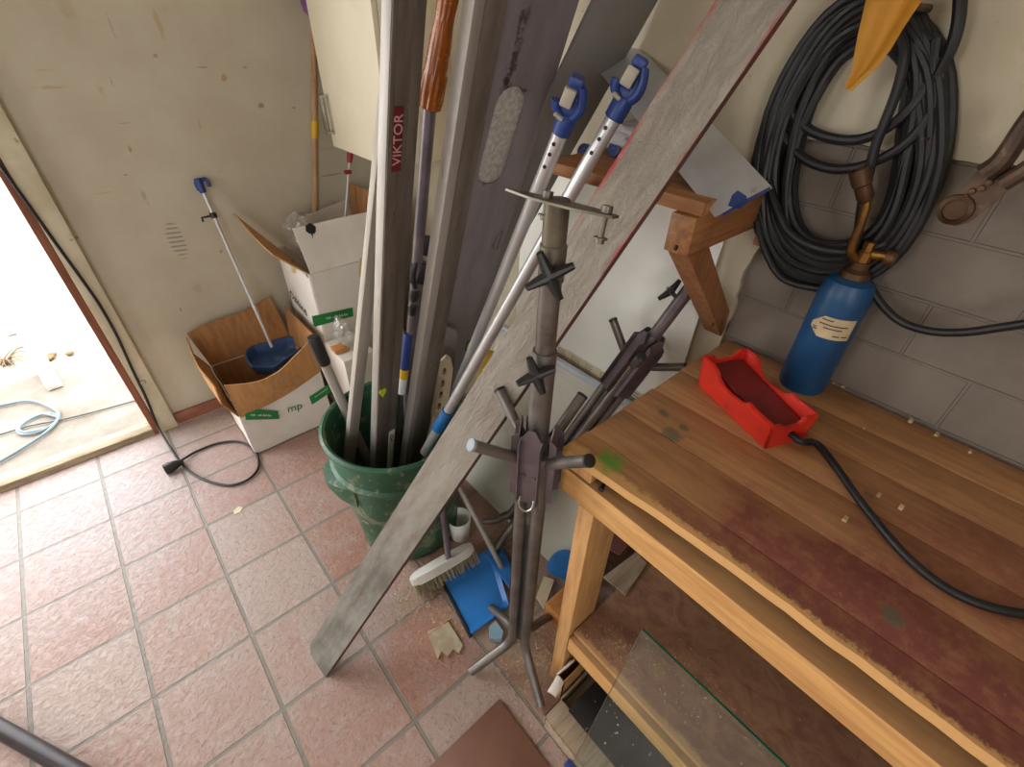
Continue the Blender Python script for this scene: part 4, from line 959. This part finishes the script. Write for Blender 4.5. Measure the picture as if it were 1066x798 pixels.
# two slack loops hanging across the middle, and a crossing strand
def strand(p, r=rc, X=1.648, nm='slack_loop', more=()):
    B().tube([at_x(x, y, X+dx) for x, y, dx in p]+list(more), r, 10, smooth=6).build(nm, M['cable'], t)
strand([(826, 92, .012), (824, 106, .008), (829, 123, .003), (850, 139, -.004), (884, 146, -.006), (915, 138, -.006), (945, 115, -.004), (968, 80, 0), (975, 40, 0)])
strand([(814, 112, .012), (813, 130, .008), (822, 150, .003), (842, 168, -.004), (872, 176, -.006), (906, 170, -.006), (944, 148, -.004), (972, 110, 0), (980, 60, 0)])
strand([(935, 30, -.012), (942, 55, -.014), (935, 90, -.016), (922, 125, -.018), (912, 150, -.018), (905, 178, -.018), (897, 215, -.016), (893, 250, -.012), (892, 280, -.004)], rc*.9, nm='crossing_strand')
strand([(800, 190, -.01), (808, 215, -.012), (822, 242, -.014), (850, 258, -.014), (890, 262, -.010), (925, 252, .002), (950, 232, .012)])
strand([(788, 230, -.012), (797, 262, -.014), (815, 290, -.016), (850, 300, -.016), (880, 302, -.014)], rc*.8)
strand([(1000, -20, -.006), (998, 20, -.008), (990, 50, -.006), (975, 80, 0)], rc)
strand([(888, 250, -.006), (897, 280, -.008), (913, 310, -.01), (935, 333, -.012), (965, 344, -.014), (1000, 346, -.016), (1040, 341, -.018), (1085, 333, -.02), (1160, 312, -.02), (1260, 275, -.02)], rc*.85, nm='loose_end')
w = B(); w.tube([V((XR-.02, -1.215, 1.49)), V((1.60, -1.215, 1.49)), V((1.595, -1.215, 1.515))], .006, 8); tag(w.build('wall_hook', M['rust']), 'rusty hook behind the yellow cloth carrying the black cable', 'hook')
# yellow cloth
XY = 1.585
L_ = [(912, -40), (905, 0), (897, 35), (893, 55), (890, 72), (881, 91)]; R_ = [(985, -40), (964, 0), (945, 28), (930, 52), (915, 70), (888, 94)]
g = []
for k in range(len(L_)):
    a, b = at_x(*L_[k], XY), at_x(*R_[k], XY); r = []
    for j in range(11):
        u = j/10; p = a.lerp(b, u); p = p+V((-.012*math.sin(u*math.pi*2.3+k*.35)*(1-k/7)-.006, 0, 0)); r.append(p)
    g.append(r)
tag(B().sheet(g, .0015).build('yellow_cloth', M['yellowcloth'], ang=1.2), 'mustard yellow cloth strip hanging over the black cable coil', 'cloth')
# rusty tool at the upper right
XT = 1.60
def pxs(l): return [at_x(x, y, XT) for x, y in l]
t = thing('rusty_pliers', 'rusty old pliers hanging from a nail right of the cable coil', 'pliers', at_x(1000, 215, XT))
head = [(980, 222), (979, 228), (984, 233), (995, 235), (1008, 232), (1022, 222), (1040, 208), (1052, 195), (1062, 188), (1058, 176), (1048, 172), (1035, 176), (1028, 168), (1017, 178), (1003, 193), (993, 202), (984, 212)]
B().prism(pxs(head), (.022, 0, 0)).build('jaws', M['rust'], t)
B().tube([at_x(x, y, XT-.004) for x, y in ((1026, 180), (1042, 168), (1055, 150), (1066, 132), (1085, 105))], [.026, .02], 12, flat=.55, smooth=4).build('handle', M['rust'], t)
B().tube([at_x(x, y, XT-.004) for x, y in ((1045, 190), (1062, 180), (1085, 165), (1110, 150))], [.022, .018], 12, flat=.55, smooth=4).build('handle', M['rust'], t)
jr = B(); P = at_x(995, 218, XT); jr.lathe(P, (-1, 0, 0), [(.022, -.002), (.021, .006), (.015, .009), (.014, .004), (0, .004)], 20)
for px_, py_ in ((1005, 205), (1012, 199), (1022, 196), (1030, 190)): jr.lathe(at_x(px_, py_, XT), (-1, 0, 0), [(.005, -.001), (.004, .004), (0, .005)], 8)
jr.build('pivot', M['bronze'], t)
P = at_x(984, 146, XR-.014); tag(B().tube([P+V((.01, 0, 0)), P+V((-.05, .02, .004))], .0022, 8).build('nail', M['rust']), 'bent rusty nail in the cream wall above the pliers', 'nail')

# ------------------------------------------------------------------ workbench
ZT = .862
t = thing('workbench', 'long wooden workbench with red-stained top against the block wall', 'workbench', (1.39, -1.9, 0))
b = B(); xs = [1.10, 1.166, 1.2655, 1.37, 1.473, 1.576, 1.675]
for i in range(1, 6): b.box((xs[i]+.0009, -2.75, .844), (xs[i+1]-.0009, -1.10+(0 if i % 2 else .002), ZT), .0015)
fe = [(xs[1]-.0009, -2.75), (xs[1]-.0009, -1.098), (1.100, -1.098)]
for k in range(60):
    y = -1.10-k*1.65/59; fe.append((1.100+.019*min(1, (-1.10-y)/.3)+random.uniform(-.0012, .0012), y))
b.prism([(q[0], q[1], .844) for q in fe], (0, 0, ZT-.844))
b.build('top', M['bench'], t)
B().box((1.10, -2.75, .755), (1.172, -1.10, .817), .002).build('front_beam', M['pine'], t)
B().box((1.175, -1.165, .755), (1.66, -1.105, .843), .002).build('end_rail', M['pinex'], t)
B().box((1.104, -1.165, .818), (1.174, -1.102, .843), .002).build('packing_block', M['pinez'], t)
for (x0, y0) in ((1.10, -1.187), (1.10, -2.6), (1.57, -1.187), (1.57, -2.6)): B().box((x0, y0, 0), (x0+.095, y0+.037, .754), .003).build('leg', M['pinez'], t)
B().box((1.115, -2.6, .282), (1.665, -1.189, .297), .002).build('shelf_board', M['shelf'], t)
B().box((1.10, -2.6, .222), (1.138, -1.189, .281), .003).build('shelf_beam', M['pine'], t)
B().box((1.60, -2.6, .222), (1.64, -1.189, .281), .003).build('shelf_beam', M['pine'], t)
P = at_x(617, 511, 1.10); bo = B().lathe(V((1.122, -1.182, .824)), (-.8, -.3, .1), [(0, .02), (.005, .02), (.0058, .017), (.0036, .015), (.0036, 0)], 12); bo.build('bolt', M['black'], t)
# chips and shavings on the bench
ch = B()
for px_, py_ in ((740, 575), (915, 515), (938, 528), (880, 540), (900, 445), (935, 412), (948, 438), (975, 452), (878, 402), (868, 398), (812, 635), (820, 648), (1010, 470)):
    P = at_z(px_, py_, ZT+.002); r = random.uniform(.0015, .0035)
    if P.x < 1.128: continue
    r = r; ch.box(P-V((r*1.6, r, .002)), P+V((r*1.6, r, r)))
tag(ch.build('wood_chips', M['dust'], ang=0), 'pale wood chips scattered on the bench top', 'chips')['kind'] = 'stuff'

# gas torch
TB = V((1.630, -1.292, ZT)); RG = .0445
t = thing('gas_torch', 'blue gas cylinder with brass torch head on the bench', 'gas torch', TB)
B().lathe(TB, (0, 0, 1), [(0, .004), (RG*.8, .004), (RG*.95, 0), (RG, .008), (RG, .205), (RG*.97, .222), (RG*.84, .238), (RG*.45, .246), (.018, .248), (.018, .252), (0, .252)], 40).build('cylinder', M['gasblue'], t)
B().lathe(TB, (0, 0, 1), [(.024, .244), (.025, .246), (.023, .256), (.016, .262), (.016, .275), (.0, .276)], 24).build('collar', M['bronze'], t)
hp_ = [TB+V((0, 0, .27)), at_x(886, 262, 1.612), at_x(895, 236, 1.608), at_x(902, 214, 1.604), at_x(901, 200, 1.60)]
B().tube(hp_, [.008, .006], 12, smooth=5).build('burner_pipe', M['brass'], t)
vb = B().lathe(TB+V((0, 0, .272)), (0, 0, 1), [(0, 0), (.013, 0), (.013, .02), (.010, .024), (.010, .038), (0, .04)], 8); vb.tube([TB+V((0, 0, .288)), TB+V((.004, -.03, .292))], .008, 10); vb.build('valve', M['brass'], t)
q0, q1 = at_x(902, 210, 1.602), at_x(894, 176, 1.592); dq = (q1-q0).normalized(); Lq = (q1-q0).length
B().lathe(q0, dq, [(0, 0), (.008, 0), (.0125, .008), (.0125, Lq*.5), (.0145, Lq*.55), (.0145, Lq), (.0115, Lq), (.0115, Lq-.02), (0, Lq-.02)], 20).build('nozzle', M['bronze'], t)
vd = B()
vk = TB+V((.0, -.03, .292)); vd.lathe(vk, (.1, -1, .1), [(0, 0), (.014, 0), (.015, .012), (.012, .016), (0, .016)], 12); vd.build('valve_knob', M['bronze'], t)
# label bent round the cylinder
def cyl_pt(an, z, r): return TB+V((math.cos(an)*r, math.sin(an)*r, z))
vdir = math.atan2(CAM.y-TB.y, CAM.x-TB.x)
g = []
for i in range(17):
    u = i/16; an = vdir-math.radians(40)+math.radians(95)*u
    lo_, hi_ = .135, .178
    if u < .25: hi_ = .160+.018*u/.25; lo_ = .150-.015*u/.25
    g.append([cyl_pt(an, lo_, RG+.0006), cyl_pt(an, (lo_+hi_)/2, RG+.0008), cyl_pt(an, hi_, RG+.0006)])
lb = B().sheet(g).build('label', M['label'], t)
ln = B()
for (a0, a1, z_) in ((-20, 5, .172), (-22, 40, .163), (-34, -24, .152), (-33, -22, .148), (-10, 30, .156), (15, 30, .143), (34, 48, .143)):
    rows = []
    for k in range(9):
        an = vdir+math.radians(a0+(a1-a0)*k/8); rows.append([cyl_pt(an, z_-.0011, RG+.0014), cyl_pt(an, z_+.0011, RG+.0014)])
    ln.sheet(rows)
ln.build('printing', M['ink'], lb)

# red foot pedal
A_, B_, C_ = at_z(726, 401, ZT), at_z(796, 468, ZT), at_z(839, 461, ZT)
ux = (B_-A_).normalized(); uy = V((-ux.y, ux.x, 0))
if uy.dot(C_-B_) < 0: uy = -uy
Lp = (B_-A_).length; Wd = .088
fr = frame(A_, ux, uy, V((0, 0, 1)) if ux.cross(uy).z > 0 else V((0, 0, -1)))
if ux.cross(uy).z < 0: fr = frame(A_+uy*Wd, ux, -uy, V((0, 0, 1)))
flip = ux.cross(uy).z < 0
t = thing('foot_pedal', 'red foot pedal switch with raised guards on the bench', 'pedal', (A_+C_)/2)
def yv(v): return Wd-v if flip else v
hs = .072; hm = .050
sidep = [(0, 0), (Lp, 0), (Lp, .052), (Lp-.004, .060), (Lp-.045, .060), (Lp-.06, .064), (Lp-.075, .052), (Lp-.11, .048), (.07, .05), (.055, .058), (.045, .072), (.03, .078), (.004, .078), (0, .07)]
b = B()
for y0 in (0, Wd-.007): b.prism([(p[0], yv(y0), p[1]) for p in sidep], (0, (-1 if flip else 1)*.007, 0))
endn = [(0, 0), (Wd, 0), (Wd, .078), (Wd*.78, .078), (Wd*.66, .064), (Wd*.34, .064), (Wd*.22, .078), (0, .078)]
b.prism([(0, yv(p[0]), p[1]) for p in endn], (.007, 0, 0))
endf = [(0, 0), (Wd, 0), (Wd, .058), (Wd*.72, .058), (Wd*.62, .046), (Wd*.3, .046), (Wd*.2, .056), (0, .056)]
b.prism([(Lp-.007, yv(p[0]), p[1]) for p in endf], (.007, 0, 0))
b.box((.002, min(yv(.002), yv(Wd-.002)), .0), (Lp-.002, max(yv(.002), yv(Wd-.002)), .012))
bmesh.ops.bevel(b.bm, geom=[e for e in b.bm.edges if e.calc_length() > .004], offset=.0018, segments=2, affect='EDGES', clamp_overlap=True)
[setattr(v.co, 'y', (v.co.y-Wd/2)*(1+.26*v.co.z/.075)+Wd/2) for v in b.bm.verts]; b.build('housing', M['pedal'], t, fr)
b = B(); y1_, y2_ = sorted((yv(.0085), yv(Wd-.0085)))
b.prism([(.009, y1_, .03), (Lp-.01, y1_, .022), (Lp-.01, y1_, .036), (.03, y1_, .056), (.009, y1_, .058)], (0, y2_-y1_, 0)); b.build('treadle', M['pedalpad'], t, fr)
b = B().box((Lp-.07, yv(.0)-.0012 if not flip else Wd-.0, .012), (Lp-.062, yv(.0)+.0002 if not flip else Wd+.0012, .052), .0004); b.build('slot_mark', M['rededge'], t, fr)
b = B().lathe(V((Lp-.02, yv(0), .03)), (0, 1 if flip else -1, 0), [(.004, -.001), (.0035, .002), (0, .0025)], 10); b.build('rivet', M['tube'], t, fr)
E0 = fr @ V((Lp, yv(Wd*.55), .026))
cpts = [E0-ux*.012, E0+ux*.02] + [at_z(x, y, ZT+.007) for x, y in ((851, 462), (872, 488), (893, 518), (915, 546), (940, 575), (968, 600), (1000, 620), (1040, 634), (1090, 642))]
dq_ = (cpts[-1]-cpts[-2]); cpts += [cpts[-1]+dq_*1.5, cpts[-1]+dq_*3]
for v in cpts: v.x = min(v.x, 1.63)
B().tube(cpts, .0062, 12, smooth=6).build('cable', M['cable'], t)

# ------------------------------------------------------------------ things under and beside the bench
q = [at_z(x, y, .2985) for x, y in ((628, 601), (651, 619.5), (673, 587), (662, 575))]
tag(B().prism(q, (0, 0, .004)).build('corrugated_card', M['corr']), 'striped corrugated card scrap on the shelf behind the bench leg', 'card')
q = [at_z(x, y, .2985) for x, y in ((612, 585), (640, 600), (668, 565), (640, 545))]
tag(B().prism([p+V((.06, .03, 0)) for p in q], (0, 0, .006)).build('dark_sheet', M['rededge']), 'dark sheet lying deeper on the shelf behind the card', 'sheet')
# glass pane
g0 = at_z(600, 787, .068); Yg = g0.y; g1 = at_y(669, 655, Yg); dgl = (g1-g0).normalized()
fr = frame(g0-dgl*.04, V((0, -1, 0)), V((0, -1, 0)).cross(dgl)*-1, dgl); Lg = (g1-g0).length+.04
t = thing('glass_pane', 'clear glass pane with green edge leaning on the bench shelf', 'glass pane', g0)
B().box((0, -.002, 0), (.75, .002, Lg)).build('pane', M['glass'], t, fr, 0)
eb = B().box((0, -.0021, Lg), (.75, .0021, Lg+.0012)); eb.build('polished_edge', M['glassedge'], t, fr, 0)
B().box((-.0008, -.0021, 0), (0, .0021, Lg)).build('side_edge', M['aluD'], t, fr, 0)
# tile pack
t = thing('tile_pack', 'pack of black speckled tiles in torn cardboard under the bench', 'tiles', (1.2, -1.5, 0))
e0 = at_z(590, 738, .055); e1 = at_z(637, 798, .055); xl = (e0.x+e1.x)/2
w0 = at_z(573, 741, .05)
b = B(); b.box((xl-.055, -1.95, 0), (xl-.05, e0.y+.02, .05), .001); b.box((xl-.05, -1.95, .045), (xl+.01, e0.y+.03, .05), .001); b.box((xl-.05, e0.y+.025, 0), (xl+.3, e0.y+.03, .05), .001); b.box((xl-.05, -1.95, .0), (xl+.3, e0.y+.02, .006))
b.build('wrapper', M['corr'], t)
for k in range(3): B().box((xl+.002*k, -1.94, .008+k*.0155), (xl+.3, e0.y-.002*k, .0225+k*.0155), .001).build('tile', M['granite'], t)
# small open box
P = at_z(582, 733, 0)
t = thing('small_box', 'small open cardboard box tucked under the shelf front', 'box', (1.14, -1.24, 0))
x0, y0, y1, hh = 1.075, e0.y+.035, -1.192, .12
b = B(); b.box((x0, y0, 0), (x0+.003, y1, hh)); b.box((x0+.2, y0, 0), (x0+.203, y1, hh)); b.box((x0, y0, 0), (x0+.2, y0+.003, hh)); b.box((x0, y1-.003, 0), (x0+.2, y1, hh)); b.box((x0, y0, .001), (x0+.2, y1, .004)); b.build('box_body', M['card'], t)
b = B(); panel(b, [(x0, y0, hh), (x0, y1, hh), (x0-.045, y1-.01, hh-.004), (x0-.04, y0-.01, hh+.004)], .003, wob=.004); b.build('flap', M['cardw'], t)
b = B(); panel(b, [(x0, y1, hh), (x0+.05, y1, hh), (x0+.045, y1-.015, hh+.04), (x0, y1-.01, hh+.035)], .003, wob=.002); b.build('flap', M['cardw'], t)
# blue cap by the pack
P = at_z(600, 790, .0); tag(B().box((xl-.075, P.y-.02, 0), (xl-.058, P.y+.012, .02), .003).build('blue_plug', M['bluep']), 'small blue plug against the torn cardboard of the tile pack', 'plug')
# brown board on the floor
q = at_z(520, 727, .008)
tag(B().box((q.x-.24, q.y-.30, .0005), (q.x, q.y, .009), .0012).build('loose_tile', M['browntile']), 'smooth brown board lying loose on the floor before the stand', 'board')
# timber offcut behind the leg
tag(B().box((1.205, -1.145, .0), (1.30, -1.02, .075), .003).build('timber_offcut', M['pinex']), 'orange timber offcut on the floor behind the bench leg', 'offcut')
q = [at_z(x, y, .012) for x, y in ((558, 622), (566, 600), (577, 604), (566, 634))]
tag(B().prism(q, (0, 0, .004)).build('paper_scrap', M['strip']), 'cream paper scrap between stand and timber offcut', 'paper')
# second dustpan piece, upright blue blade behind the leg
c0 = at_z(574, 607, 0.004); out = []
for k in range(15): a = k/14*math.pi; out.append((.055*math.cos(a), 0, .035+.095*math.sin(a)))
for k in range(7): a = math.pi+k/6*math.pi; out.append((.055*math.cos(a), 0, .035+.032*math.sin(a)))
z_ = V((.18, .05, .95)).normalized(); x_ = V((.55, -.8, 0)).normalized(); x_ = (x_-z_*x_.dot(z_)).normalized(); y_ = z_.cross(x_)
tag(B().prism(out, (0, .006, 0)).build('blue_scoop', M['bluedust'], None, frame(c0+V((.035, -.01, .0)), x_, y_, z_)), 'rounded blue scoop standing behind the bench leg', 'scoop')
# dustpan on the floor
A_, B_, C_, D_ = at_z(462, 604, .006), at_z(491, 661, .006), at_z(530, 632, .006), at_z(512, 570, .02)
t = thing('dustpan', 'flat blue dustpan with grey handle rod on the floor by the stand', 'dustpan', (A_+C_)/2)
b = B(); n = 10; g = []
for i in range(n+1):
    r = []
    for j in range(n+1):
        u, v = i/n, j/n; p = A_.lerp(D_, u).lerp(B_.lerp(C_, u), v)
        h = .0
        ed = min(v, 1-v)
        if ed < .06: h = .012
        if u > .9: h = max(h, .012*(u-.9)/.1)
        r.append(p+V((0, 0, h)))
    g.append(r)
b.sheet(g, .003); b.build('pan', M['bluedust'], t)
q0 = A_+V((-.006, 0, .002)); q1 = B_+V((-.006, -.004, .002)); B().tube([q0, q1], .006, 8, flat=.5).build('rubber_lip', M['rubber'], t)
hb_ = B(); c0 = at_z(521, 590, .03); c1 = at_z(512, 566, .045); hb_.prism([at_z(x, y, .03) for x, y in ((505, 578), (520, 566), (532, 590), (530, 612))], (0, 0, .008)); hb_.build('handle_socket', M['bluedust'], t)
h0 = at_z(522, 590, .035); h1 = at_d(470, 492, 1.47); B().tube([h0, h0.lerp(h1, .5), h1], .0085, 12).build('handle', M['alu'], t)
# broom
P, Q = at_z(429, 610, .04), at_z(494, 572, .05); x_ = (Q-P).normalized(); z_ = V((.05, .52, .80)); z_ = (z_-x_*z_.dot(x_)).normalized(); y_ = z_.cross(x_); fr = frame((P+Q)/2, x_, y_, z_); Lh = (Q-P).length
t = thing('broom', 'hand broom with pale head and straw bristles against the green bucket', 'broom', ((P+Q)/2).xy.to_3d())
b = B(); o = []
for k in range(24):
    a = k/24*2*math.pi; e = 3.0; ca, sa = math.cos(a), math.sin(a)
    o.append((Lh/2*abs(ca)**(2/e)*(1 if ca > 0 else -1), .028*abs(sa)**(2/e)*(1 if sa > 0 else -1), 0))
b.prism(o, (0, 0, .028)); bmesh.ops.bevel(b.bm, geom=b.bm.edges[:], offset=.004, segments=2, affect='EDGES', clamp_overlap=True); b.build('head', M['brushbody'], t, fr)
b = B(); nb = 30
for i in range(nb):
    for j in range(5):
        x = (-.47+.94*i/(nb-1))*Lh; y = (-.018+.036*j/4); b.tube([V((x, y, .002)), V((x+random.uniform(-.006, .006), y*1.3+random.uniform(-.004, .004), -.036+random.uniform(-.005, .004)))], [.0035, .0022], 5)
b.build('bristles', M['bristle'], t, fr)
h0 = at_plane(467, 583, (P+Q)/2+V((0, 0, .02)), V((0, 0, 1))); h1 = at_d(457, 500, 1.42)
B().tube([h0, h1], .0095, 12).build('handle', M['steelpurple'], t)
# white cup, black foot peg
c = at_z(478, 560, .0)
tag(B().lathe(at_z(479, 556, 0), (0, 0, 1), [(0, .002), (.03, .002), (.032, .0), (.042, .10), (.039, .10), (.029, .006), (0, .006)], 24).build('plastic_cup', M['foam']), 'whitish plastic cup on the floor behind the broom', 'cup')
# debris: broken chip, stick, sawdust
q = [at_z(x, y, .002) for x, y in ((445, 658), (467, 648), (482, 672), (478, 680), (472, 676), (466, 684), (460, 678), (456, 686))]
tag(B().prism(q, (0, 0, .006)).build('broken_chip', M['tilechip']), 'jagged pale broken chip on the tiles left of the dustpan', 'chip')
a, b = at_z(444, 663, .006), at_z(469, 643, .006); tag(B().tube([a, b], .003, 6).build('splinter', M['stick']), 'thin wooden splinter lying on the pale broken chip', 'splinter')
q = [at_z(x, y, .002) for x, y in ((509, 655), (516, 649), (524, 660), (522, 668), (510, 668))]
tag(B().prism(q, (0, 0, .02)).build('plastic_scrap', M['paleblue']), 'pale blue plastic scrap beside the front foot of the stand', 'scrap')
sd = B(); sh_ = B()
zones = [((1.02, -.80), (.10, .12), 260), ((1.08, -1.10), (.10, .09), 380), ((1.15, -.95), (.12, .10), 200), ((1.25, -.70), (.12, .15), 200), ((1.2, -.3), (.12, .2), 90), ((.70, .55), (.10, .05), 70), ((.93, -.72), (.10, .05), 120)]
shelf_z = [((1.17, -1.27), (.05, .06), 160), ((1.22, -1.45), (.06, .12), 120)]
for (c, r, n) in zones+shelf_z:
    for k in range(int(n*2.6)):
        x = random.gauss(c[0], r[0]*.6); y = random.gauss(c[1], r[1]*.6); s = random.uniform(.0008, .0022) if random.random() < .8 else random.uniform(.002, .0046); a = random.uniform(0, 3.14)
        if y > .64: continue
        z0 = .0005 if c[1] > -1.2 else .2975
        if z0 > .1 and (x < 1.118 or y > -1.195): continue
        dx, dy = V((math.cos(a), math.sin(a), random.uniform(-.3, .5))), V((-math.sin(a), math.cos(a), random.uniform(-.2, .3)))
        s *= (.55 if z0 > .1 else 1)
        p = V((x, y, z0+s*.3)); q_ = sh_ if z0 > .1 else sd; q_.bm.faces.new([q_.bm.verts.new(p+dx*s*1.6), q_.bm.verts.new(p+dy*s*.8), q_.bm.verts.new(p-dx*s*1.4), q_.bm.verts.new(p-dy*s*.7)])
o = sd.build('sawdust', M['dust'], ang=0); tag(o, 'pale sawdust and shavings strewn round the stand feet and dustpan', 'sawdust'); o['kind'] = 'stuff'
o = sh_.build('sawdust', M['dust'], ang=0); tag(o, 'fine sawdust lying on the lower shelf of the workbench', 'sawdust'); o['kind'] = 'stuff'
# white offcut block and film by the bucket
P = at_z(372, 392, .0)
b0_ = V((1.16, -.02, 0))
t = tag(B().box((1.13, .04, 0), (1.26, .22, .42), .004).build('white_box', M['cardw']), 'narrow white carton standing between bucket and tall box', 'box')
tag(B().box((1.128, .10, .421), (1.18, .15, .437), .002).build('wood_scrap', M['pinex']), 'small orange wood scrap on the narrow white carton', 'scrap')
crumple('plastic_film', (1.19, .15, .475), (.035, .05, .065), 12.3, M['bag'], 'clear crumpled film on the narrow white carton by the bucket', 'plastic film', floor=.424)
# dark pole at lower left
a, b = at_z(-25, 744, .02), at_z(112, 821, .02)
tag(B().tube([a-(b-a)*.3, b+(b-a)*.8], .0185, 18).build('dark_pole', M['darkpole']), 'dark round pole lying on the tiles at the near left corner', 'pole')
# leaf-like flake on the tiles
q = [at_z(x, y, .001) for x, y in ((243, 532), (248, 527), (253, 528), (250, 533), (244, 535))]
tag(B().prism(q, (0, 0, .001)).build('paper_flake', M['strip']), 'tiny pale flake on the open tiles left of the bucket', 'flake')

# ------------------------------------------------------------------ camera, light, colour
cd = bpy.data.cameras.new('camera'); co = bpy.data.objects.new('camera', cd); COL.objects.link(co)
cd.sensor_fit = 'HORIZONTAL'; cd.sensor_width = 36; cd.lens = 36*F/1066; cd.clip_start = .02
m = Matrix.Identity(4)
for i in range(3):
    m[i][0] = RM[0][i]; m[i][1] = -RM[1][i]; m[i][2] = -RM[2][i]; m[i][3] = CAM[i]
co.matrix_world = m; SC.camera = co
w = bpy.data.worlds.new('sky'); SC.world = w; w.use_nodes = True
bg = w.node_tree.nodes['Background']; bg.inputs[0].default_value = (.97, .985, 1, 1); bg.inputs[1].default_value = 5.2
def portal(loc, rot, sx, sy):
    l = bpy.data.lights.new('door_portal', 'AREA'); l.shape = 'RECTANGLE'; l.size = sx; l.size_y = sy; l.cycles.is_portal = True
    o = bpy.data.objects.new('door_portal', l); COL.objects.link(o); o.location = loc; o.rotation_euler = rot
portal((-.45, .76, 1.07), (math.radians(-90), 0, 0), 1.78, 2.1)
portal((-2.36, -.75, 1.65), (0, math.radians(-90), 0), 1.1, .9)  # sky light through the added side window opening
portal((-.85, -3.36, 1.575), (math.radians(90), 0, 0), 1.1, 1.15)  # sky light through the added back window opening
sl = bpy.data.lights.new('sun', 'SUN'); sl.energy = 7; sl.angle = .01; sl.color = (1, .96, .9); so = bpy.data.objects.new('sun', sl); COL.objects.link(so); so.rotation_euler = V((-.1, .30, -1)).to_track_quat('-Z', 'Y').to_euler()
SC.view_settings.view_transform = 'Standard'; SC.view_settings.look = 'None'; SC.view_settings.gamma = 1; SC.view_settings.use_curve_mapping = False
SC.view_settings.exposure = 0.5
SC.cycles.use_denoising = True
SC.cycles.max_bounces = 10; SC.cycles.diffuse_bounces = 6; SC.cycles.transparent_max_bounces = 16
SC.cycles.sample_clamp_indirect = 8
